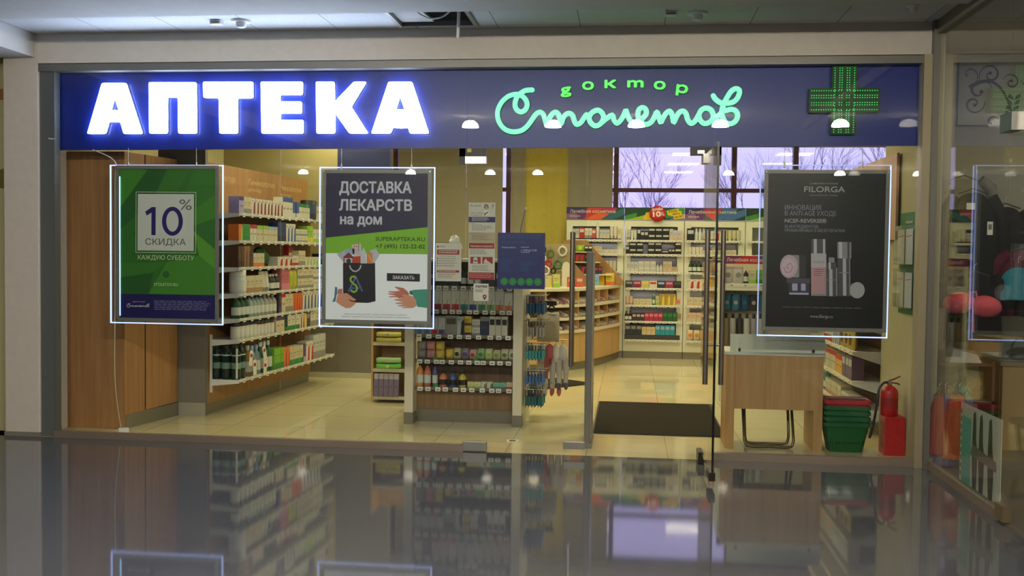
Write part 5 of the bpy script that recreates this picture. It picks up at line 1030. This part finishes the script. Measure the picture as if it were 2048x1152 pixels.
for i, (x, z, cl, r_) in enumerate(((3.40, 1.52, BLK, .035), (3.41, 1.40, (226, 222, 214), .03), (3.50, 1.47, (90, 120, 60), .04), (3.48, 1.34, RD, .035), (3.60, 1.33, (80, 120, 90), .045), (3.44, 1.24, (222, 216, 206), .045), (3.54, 1.24, BLK, .03), (3.66, 1.5, (206, 204, 196), .05), (3.62, 1.2, (150, 140, 90), .04))):
    t = thing('hanging_toy', 'small %s teether hanging on the grey brown board, %s' % (('black round', 'white', 'olive green', 'red', 'grey green', 'big white', 'black', 'pale bottle shaped', 'khaki')[i], ('top left', 'upper left', 'upper middle', 'middle', 'right side', 'lower left', 'lower middle', 'top right', 'lower right')[i]), 'teether', (x, 6.03, z), 0, 'hanging goods on the counter board')
    MB().tube([(r_*math.cos(a), 0, r_*math.sin(a)*1.2) for a in [2*PI*k/12 for k in range(13)]], r_*.32, C(cl, .5), 6).build('ring', t); MB().cyl((0, 0, r_*1.2), (0, .02, r_*1.2+.04), .004, C(cl, .5), n=6).build('strap', t)
# ---- back cabinets
def cab(i): return (CX[i]+.004, 7.0, 0)
y1 = -.06
w1 = "left back cabinet's "; w2 = "middle back cabinet's "; w3 = "third back cabinet's "
row(cab(0), CZ[0]+.02, y1, .08, [('box', 2, .05, .13, LG, Wc, 'light grey carton'), ('win', 1, .07, .15, RD, Wc, 'red carton'), ('box', 2, .05, .14, Wc, GRY, 'white carton'), ('win', 1, .05, .13, (196, 70, 70), Wc, 'pale red carton'), ('bottle', 1, .05, .23, (216, 216, 208), Wc, 'tall white bottle'), ('box', 3, .045, .12, LG, CR, 'low grey carton'), ('tube', 2, .05, .17, Wc, CR, 'white tube'), ('box', 4, .05, .14, CR, Wc, 'cream carton')], w1+'top shelf', xmax=.78)
row(cab(0), CZ[1], y1, .2, [('box', 3, .10, .05, CR, Wc, 'flat cream box', 2), ('box', 3, .07, .06, Wc, CR, 'white cube box')], w1+'second shelf', xmax=.78)
row(cab(0), CZ[2], y1, .3, [('box', 4, .06, .13, Wc, LG, 'white carton'), ('tube', 3, .05, .15, CR, Wc, 'cream tube')], w1+'third shelf', xmax=.78)
for zz in CZ[:3]: pass
row(cab(1), CZ[0], y1, .03, [('box', 1, .05, .15, LG, GRY, 'grey carton'), ('tube', 2, .045, .14, (206, 206, 190), Wc, 'cream tube'), ('win', 1, .045, .17, BLK, LG, 'tall black box'), ('win', 2, .05, .13, BLK, LG, 'narrow black box'), ('win', 3, .095, .085, BLK, LG, 'wide black box', 2), ('box', 1, .05, .16, LG, CR, 'pale carton'), ('box', 2, .055, .14, (196, 190, 200), SKN, 'pinkish carton')], w2+'top shelf', xmax=.81)
row(cab(1), CZ[1], y1, .02, [('win', 1, .05, .12, BLK, LG, 'black end box'), ('win', 2, .095, .08, BLK, LG, 'wide black box', 2), ('gap', 0, .06, 0, 0, 0, ''), ('win', 2, .095, .085, BLK, LG, 'broad black box', 2), ('win', 1, .09, .055, (44, 40, 40), LG, 'low black box'), ('win', 2, .04, .08, BLK, CR, 'small black box'), ('win', 1, .09, .085, BLK, Wc, 'right black box', 2), ('box', 1, .04, .12, GRY, BLK, 'dark grey carton')], w2+'second shelf', xmax=.82)
row(cab(1), CZ[2], y1, .04, [('box', 3, .05, .14, LG, Wc, 'light grey carton'), ('win', 3, .08, .075, LG, Wc, 'pale cube box', 2), ('bottle', 2, .045, .12, (200, 196, 190), GRY, 'small clear bottle'), ('box', 2, .06, .15, (190, 176, 150), SKN, 'tan carton'), ('box', 2, .08, .075, (190, 166, 140), SKN, 'tan cube box')], w2+'third shelf', xmax=.82)
for j, (a, b, ds) in enumerate((((50, 48, 46), GRY, 'charcoal cream box'), ((140, 36, 56), PNK, 'crimson cream box'), ((196, 186, 110), YLW, 'pale yellow cream box'), ((214, 206, 180), RD, 'ivory cream box'), ((44, 44, 52), PBL, 'black cream box with grey ring'), ((150, 40, 80), PNK, 'magenta cream box'), ((40, 32, 30), (90, 70, 60), 'dark brown cream box'))): put('win', .106, .09, .10, a, b, cab(1), .075+j*.112, y1, CZ[3]+.0005, ds+', '+w2+'fourth shelf')
row(cab(1), CZ[4], y1, .03, [('tube', 2, .05, .12, SKN, PNK, 'pink tube'), ('box', 3, .085, .085, CR, (196, 180, 120), 'cream square box'), ('bottle', 1, .045, .16, (60, 120, 80), Wc, 'green dropper bottle'), ('box', 1, .045, .13, (190, 190, 150), LM, 'pale green carton'), ('side', 3, .075, .16, (170, 140, 60), YLW, 'gold carton'), ('box', 2, .06, .08, (214, 130, 100), CR, 'coral box')], w2+'fifth shelf', xmax=.82)
row(cab(1), CZ[5], y1, .02, [('bottle', 2, .05, .14, (50, 34, 32), BLK, 'dark brown bottle'), ('win', 3, .055, .11, (56, 44, 44), SKN, 'dark maroon box'), ('win', 4, .06, .12, (176, 30, 66), PNK, 'magenta box'), ('win', 3, .065, .13, (36, 84, 50), GR, 'green box'), ('box', 1, .05, .11, (150, 130, 90), CR, 'khaki box')], w2+'sixth shelf', xmax=.81)
row(cab(1), CZ[6]+.07, y1, .03, [('win', 3, .075, .14, (40, 44, 56), GRY, 'black blue box'), ('box', 3, .06, .11, (210, 186, 130), CR, 'cream yellow box'), ('win', 4, .065, .14, (40, 140, 160), PBL, 'turquoise box')], w2+'bottom shelf', d=.1, xmax=.82)
B(.02, .79, -.06, .28, CZ[6], CZ[6]+.068, C((60, 60, 58), .4)).build('riser_block', None, loc=(CX[1]+.006, 7.0, 0)); tag(COL.objects['riser_block'], 'dark riser block on the bottom shelf of the middle back cabinet', 'riser')
row(cab(2), CZ[0], y1, .03, [('win', 1, .10, .17, BLK, LG, 'big black box at the left end'), ('bottle', 3, .05, .17, (210, 210, 204), Wc, 'white bottle'), ('bottle', 1, .05, .12, (40, 110, 70), GR, 'green bottle'), ('side', 3, .06, .13, Wc, RD, 'white and red carton'), ('tube', 4, .055, .15, (196, 190, 150), CR, 'olive cream tube')], w3+'top shelf', xmax=.8)
row(cab(2), CZ[1]-.03, y1, .05, [('tube', 4, .05, .14, Wc, CR, 'white tube'), ('box', 2, .06, .1, Wc, LG, 'white carton'), ('win', 1, .07, .12, BLK, LG, 'black labelled box'), ('box', 4, .06, .1, CR, Wc, 'cream carton')], w3+'second shelf', xmax=.8)
row(cab(2), CZ[2], y1, .06, [('bottle', 4, .055, .16, (24, 60, 36), BLK, 'dark green bottle'), ('box', 5, .06, .13, Wc, GRY, 'white carton')], w3+'third shelf', xmax=.8)
for k, its in ((3, [('side', 4, .08, .13, Wc, RD, 'white carton with red base')]), (4, [('box', 4, .08, .12, CR, SKN, 'cream carton')]), (5, [('box', 5, .06, .13, SKN, CR, 'skin coloured carton')]), (6, [('pouch', 4, .09, .15, (206, 186, 150), ORG, 'beige soft pack')])): row(cab(2), CZ[k], y1, .05, its, w3+('fourth', 'fifth', 'sixth', 'bottom')[k-3]+' shelf', xmax=.8)
# ---- accessory stand
NF = (5.47, 3.0, 0); wn = 'accessory stand shelf'
row(NF, 1.195, .03, .02, [('pouch', 2, .10, .17, (200, 194, 190), GRY, 'whitish soft bag'), ('bottle', 1, .05, .15, BLK, Wc, 'black bottle'), ('box', 1, .07, .14, CR, LM, 'cream and lime carton'), ('box', 1, .075, .14, (110, 180, 70), GR, 'bright green carton'), ('side', 4, .055, .14, Wc, RD, 'white carton with red wedge'), ('box', 4, .08, .14, Wc, BLU, 'white and blue carton')], wn, xmax=1.0)
for i, x in enumerate((.07, .16, .25, .34, .43, .52, .61)):
    for j in range(2):
        a, b = (((40, 120, 160), PBL), ((60, 130, 170), Wc), ((30, 90, 150), TL), ((60, 60, 66), Wc), ((40, 120, 140), TL))[(i+j) % 5]
        put('pouch', .075, .03, .16, a, b, NF, x, .11+j*.06, 1.08-.162, 'blue bagged item on the peg board, %s hook, %s' % (ordl(i, 7), ('front', 'behind')[j]), 'bagged goods on the peg board', name='hanging_pack', cat='pack')
for i, (x, a) in enumerate(((.06, (150, 130, 100)), (.13, (176, 176, 176)), (.20, (50, 50, 46)), (.27, (190, 190, 190)), (.34, (150, 150, 156)), (.41, (176, 176, 180)))):
    t = thing('umbrella', 'folded %s umbrella standing below the peg board, %s' % (('tan', 'silver', 'black', 'white', 'grey', 'pale grey')[i], ordl(i, 6)), 'umbrella', (5.47+x, 3.08, .501), 0, 'folded umbrellas on the accessory stand')
    MB().lathe([(.012, 0), (.03, .05), (.034, .3), (.03, .34)], C(a, .5), 10).build('folded_canopy', t); MB().lathe([(.014, .34), (.016, .385), (.001, .39)], BLACK, 8).build('handle', t)
# ---- right wall goods (its left end in view is the far one)
y2 = -.28
for k, its in ((1, [('gap', 0, 1.55, 0, 0, 0, ''), ('top', 5, .09, .18, CR, RD, 'cream carton with red top'), ('top', 3, .09, .16, (216, 170, 60), RD, 'yellow carton with red top'), ('win', 3, .13, .20, (110, 84, 110), LG, 'violet carton with white front'), ('gap', 0, .2, 0, 0, 0, '')]),
               (0, [('gap', 0, 1.25, 0, 0, 0, ''), ('bottle', 2, .07, .18, (90, 130, 180), Wc, 'blue bottle'), ('bottle', 2, .07, .17, (60, 120, 60), GR, 'green capped bottle'), ('box', 8, .09, .13, CR, (190, 130, 110), 'cream carton with pink foot'), ('box', 3, .12, .1, Wc, GRY, 'white low carton')]),
               (2, [('gap', 0, 1.45, 0, 0, 0, ''), ('box', 4, .1, .19, Wc, RD, 'white carton with red foot'), ('side', 4, .08, .19, Wc, BLU, 'white carton with blue wedge'), ('pouch', 3, .17, .17, (186, 160, 60), BRN, 'golden soft bag')]),
               (3, [('gap', 0, 1.25, 0, 0, 0, ''), ('box', 8, .1, .18, CR, ORG, 'cream and orange carton'), ('box', 6, .1, .18, Wc, TL, 'white and teal carton')])):
    row(RW, RWZ[k], y2, .03, its, 'right wall, %s shelf' % ('lowest', 'second', 'third', 'fourth')[k], near='far', far='near', xmax=2.78)
# tiny tag scraps on the threshold
for i, (x, y) in enumerate(((6.27, .25), (6.42, .22))): tag(B(-.035, .035, -.02, .02, 0.001, .012, WHITE).build('glass_clip', loc=(x, y, 0)), 'small pale floor clip before the %s' % ('baskets', 'red box')[i], 'clip')
# ------------------------------------------------------------------ neighbouring clothes shop
def scroll(mb, cx, cz, r0, turns, a0, sgn, w, m_, off):
    pts = []
    for i in range(26):
        tt = i/25; a = a0+sgn*tt*turns*2*PI; r = r0*(1-tt*.85); pts.append((cx+r*math.cos(a), cz+r*math.sin(a)))
    for i in range(25):
        mb.stroke(pts[i:i+2], w*(1-.7*abs(i/12-1)), m_, off)
    mb.disc(pts[-1][0], pts[-1][1], w*.75, m_, off, 12)
t = thing('ornament_panel', 'pale wall panel with black scrolling leaf ornament in the clothes shop', 'panel', (7.15, 1.13, 2.55)); SC = C((40, 40, 36), .5)
q = MB().box(0, 1.2, 0, .02, 0, .5, C((150, 150, 138), .6))
for (cx, cz, r0, tu, a0, sg_, w) in ((.24, .40, .09, 1.3, 3.6, -1, .018), (.12, .17, .085, 1.2, .2, -1, .02), (.16, .27, .10, .9, .3, 1, .022), (.40, .34, .07, 1.2, 2.8, -1, .016), (.07, .40, .09, .7, 5.2, 1, .012), (.26, .02, .06, .6, .4, 1, .012), (.56, .38, .09, 1.2, 3.4, 1, .018), (.62, .14, .08, 1.2, .6, -1, .018), (.8, .3, .1, 1.1, 2, 1, .018)): scroll(q, cx, cz, r0, tu, a0, sg_, w, SC, .001)
for i in range(12):
    a0, a1 = i/12, (i+1)/12; cv_ = lambda s_: (.08+.34*s_+.02*math.sin(s_*3), .30+.12*math.sin(s_*2.2)-.32*s_**2.2)
    q.stroke([cv_(a0), cv_(a1)], .014+.018*(1-a0), SC, .0014)
for i in range(5): px_, pz_ = .40+.006*i, .02+.045*i; q.flat([(px_, pz_), (px_-.05, pz_+.02), (px_-.035, pz_+.05), (px_-.01, pz_+.03)], SC, .0018).flat([(px_+.01, pz_), (px_+.05, pz_+.02), (px_+.05, pz_+.05), (px_+.01, pz_+.03)], SC, .0018)
q.build('panel_board', t)
def garment(name, lb, cat, x, y, z, w, h, col, sleeves=True, rz=0, flare=1.1):
    t = thing(name, lb, cat, (x, y, z), rz); m_ = noisy('fabric_%02x%02x%02x' % col, col, .12, 25, .9, .1); n = 9; vs = []; L_ = 7
    for s_ in (-1, 1):
        for j in range(L_+1):
            v_ = j/L_; hw = w/2*(.55+.45*min(1, v_*4))*(1+(flare-1)*v_)
            for i in range(n+1):
                u_ = i/n*2-1; vs.append((u_*hw, s_*.035*(1-u_**4)**.5+.012*math.sin(u_*7+j*.6)*v_, -h*v_-(.05*h*u_*u_ if j == 0 else 0)))
    k = (n+1)*(L_+1); F_ = []
    for j in range(L_):
        for i in range(n): q_ = j*(n+1)+i; F_ += [(q_, q_+n+1, q_+n+2, q_+1), (k+q_, k+q_+1, k+q_+n+2, k+q_+n+1)]
    MB().add(vs, F_, m_, True).build('body_panel', t)
    if sleeves:
        for s_ in (-1, 1): MB().tube([(s_*w*.36, 0, -.04*h), (s_*w*.6, 0, -.22*h), (s_*w*.66, .0, -.5*h)], [.05, .05, .042], m_, 8).build('sleeve', t)
    MB().tube([(-w*.3, 0, -.01), (0, 0, .03), (w*.3, 0, -.01)], .006, BLACK, 6).tube([(0, 0, .03), (0, 0, .07), (.015, 0, .085)], .003, METAL, 5).build('hanger', t)
    return t
dress = garment('hanging_dress', 'long black dress hanging in the middle of the clothes shop window', 'dress', 7.12, .62, 1.98, .36, .85, (26, 25, 28))
garment('hanging_jacket', 'black jacket hanging deeper beside the black dress', 'jacket', 7.42, .8, 1.88, .36, .7, (34, 32, 34))
garment('hanging_blouse', 'white printed blouse above the black dress', 'blouse', 7.12, .85, 2.1, .34, .34, (120, 116, 112))
garment('hanging_camisole', 'white top hanging at the left side of the clothes window', 'camisole', 6.84, .9, 2.05, .2, .5, (128, 128, 122), False)
garment('hanging_sweater', 'dark crimson sweater behind the black dress', 'sweater', 7.52, .64, 1.55, .36, .5, (90, 24, 48))
garment('hanging_shirt', 'turquoise shirt at the right of the clothes window', 'shirt', 7.40, .45, 1.42, .22, .24, (50, 130, 150), False)
garment('hanging_cardigan', 'black cardigan with pale collar above the pink bra', 'cardigan', 7.10, .48, 1.36, .38, .5, (30, 29, 31))
garment('hanging_vest', 'violet garment near the window frame', 'vest', 6.86, .99, 1.52, .16, .3, (56, 38, 80), False)
garment('hanging_slip', 'cream slip hanging left of the pink bra', 'slip', 6.83, .5, 1.30, .14, .5, (150, 140, 120), False)
garment('hanging_coat', 'dark brown coat at far right of the clothes window', 'coat', 7.7, .6, 1.35, .34, .6, (52, 36, 34))
t = thing('wall_rail', 'thin metal rail on the clothes shop back wall carrying garments', 'rail', (6.74, 1.15, 1.6))
MB().cyl((.02, -.155, .005), (.6, -.155, .005), .007, METAL, n=8).build('bar', t)
for x in (.05, .55): MB().cyl((x, -.155, .005), (x, .008, .005), .006, METAL, n=6).build('bracket', t)
t = thing('swim_bra', 'bright pink bra hanging in the clothes shop window', 'bra', (7.07, .42, 1.14)); PK = C((216, 84, 100), .7)
for s_ in (-1, 1): MB().lathe([(.115, 0), (.11, .03), (.09, .065), (.05, .088), (.001, .096)], PK, 18, sx=1.0, sy=.72).build('cup', t)
cups = [c_ for c_ in t.children]
for c_, s_ in zip(cups, (-1, 1)): c_.rotation_euler = (PI/2, .12*s_, 0); c_.location = (s_*.095, 0, -.012*s_)
MB().tube([(0, -.05, .03), (-.03, -.05, .09), (.01, -.05, .1), (.02, -.05, .05), (-.01, -.05, -.0), (0, -.05, -.2)], .008, PK).build('ribbon', t)
MB().box(.09, .13, -.062, -.058, -.32, -.22, WHITE).box(.098, .122, -.0626, -.062, -.28, -.24, INK).build('price_label', dress, label='white paper price label')
MB().box(-.06, .0, -.052, -.049, -.13, -.08, WHITE).build('price_label', dress, label='small white neck label')
t = thing('display_shelf', 'dark shelf stand of folded goods low in the clothes shop', 'shelf unit', (6.98, .55, 0))
for z in (.42, .70): B(-.2, .28, -.1, .2, z-.02, z, BRN and C(BRN, .5)).build('shelf', t)
for x in (-.2, .26): B(x, x+.02, -.1, .2, 0, .72, C(BRN, .5)).build('upright', t)
tag(MB().add([(-.11,-.08,0),(.12,-.08,0),(.12,.08,0),(-.11,.08,0),(-.08,-.06,.1),(.09,-.07,.06),(.1,.06,.08),(-.09,.06,.11)], [(0,3,2,1),(4,5,6,7),(0,1,5,4),(1,2,6,5),(2,3,7,6),(3,0,4,7)], C((190, 192, 186), .6)).build('folded_shirt', loc=(7.06, .58, .701)), 'folded white shirt on top of the low clothes shelf', 'shirt')
for i, (x, cl, nm_) in enumerate(((6.86, (150, 120, 60), 'mustard'), (6.96, (110, 60, 50), 'brown'), (7.08, (80, 160, 140), 'mint'), (7.18, (60, 50, 50), 'dark'))):
    v, f_ = crumple(20+i, .05, .06, .05, 10, 6, .15); tag(MB().add(v, f_, C(cl, .9)).build('folded_garment', loc=(x, .56, .421)), 'folded %s garment on the lower clothes shelf' % nm_, 'garment', 'folded garments in the clothes shop')
for i, (x, y, L, cl, nm_) in enumerate(((6.73, .0, .42, (160, 60, 40), 'brick red'), (6.78, .02, .5, (90, 80, 130), 'violet blue'), (6.83, .0, .45, (176, 84, 56), 'orange'), (6.88, .04, .44, (190, 70, 50), 'scarlet'), (6.94, .06, .4, (80, 110, 130), 'steel blue'))):
    garment('hanging_swimwear', '%s swimwear hanging low behind the side glass' % nm_, 'swimwear', x, y, .52, .10, L, cl, False, 0, 1.5)
t = thing('legwear_poster', 'white legwear poster with dark leg silhouettes low on the side glass', 'poster', (6.69, -.62, .06), -PI/2)
q = MB().box(0, .72, 0, .004, 0, .50, C((186, 184, 166), .5)).flat([(0, 0), (.2, 0), (.2, .42), (.02, .42)], C((96, 160, 146), .5), .001).flat([(.0, 0), (.035, 0), (.035, .5), (0, .5)], C((206, 200, 170), .5), .0014)
for i in range(9): q.flat([(.01, .03+i*.05), (.026, .03+i*.05), (.026, .06+i*.05), (.01, .06+i*.05)], SC, .002)
for i, x in enumerate((.26, .38, .54)): 
    sk = C((66, 46, 36), .5)
    q.flat([(x-.02, .46), (x+.015, .48), (x+.03, .42), (x+.04, .30), (x+.07, .22), (x+.055, .0), (x-.01, .0), (x-.03, .16), (x-.03, .3)], sk, .0014+i*.0003)
q.flat([(.2, .20), (.66, .18), (.64, .24), (.24, .27)], C((120, 100, 96), .5), .003)
q.build('printed_sheet', t)
t = thing('shop_counter', 'beige counter desk deep in the clothes shop', 'counter', (7.42, .75, 0))
B(0, .9, 0, .4, 0, .66, noisy('counter_beige', (160, 140, 100), .05, 6, .6)).build('body', t); B(-.03, .93, -.03, .4, .66, .69, C((110, 106, 96), .4)).build('counter_top', t)
t = thing('shoulder_bag', 'black bag lying on the beige counter', 'bag', (7.6, .9, .69)); v, f_ = crumple(31, .11, .07, .05, 12, 7, .1); MB().add(v, f_, BLACK).build('body', t); MB().tube(smooth_line([(-.08, 0, .06), (-.04, 0, .16), (.04, 0, .16), (.08, 0, .06)], 4), .006, BLACK).build('strap', t)
print('objects', len(bpy.data.objects))
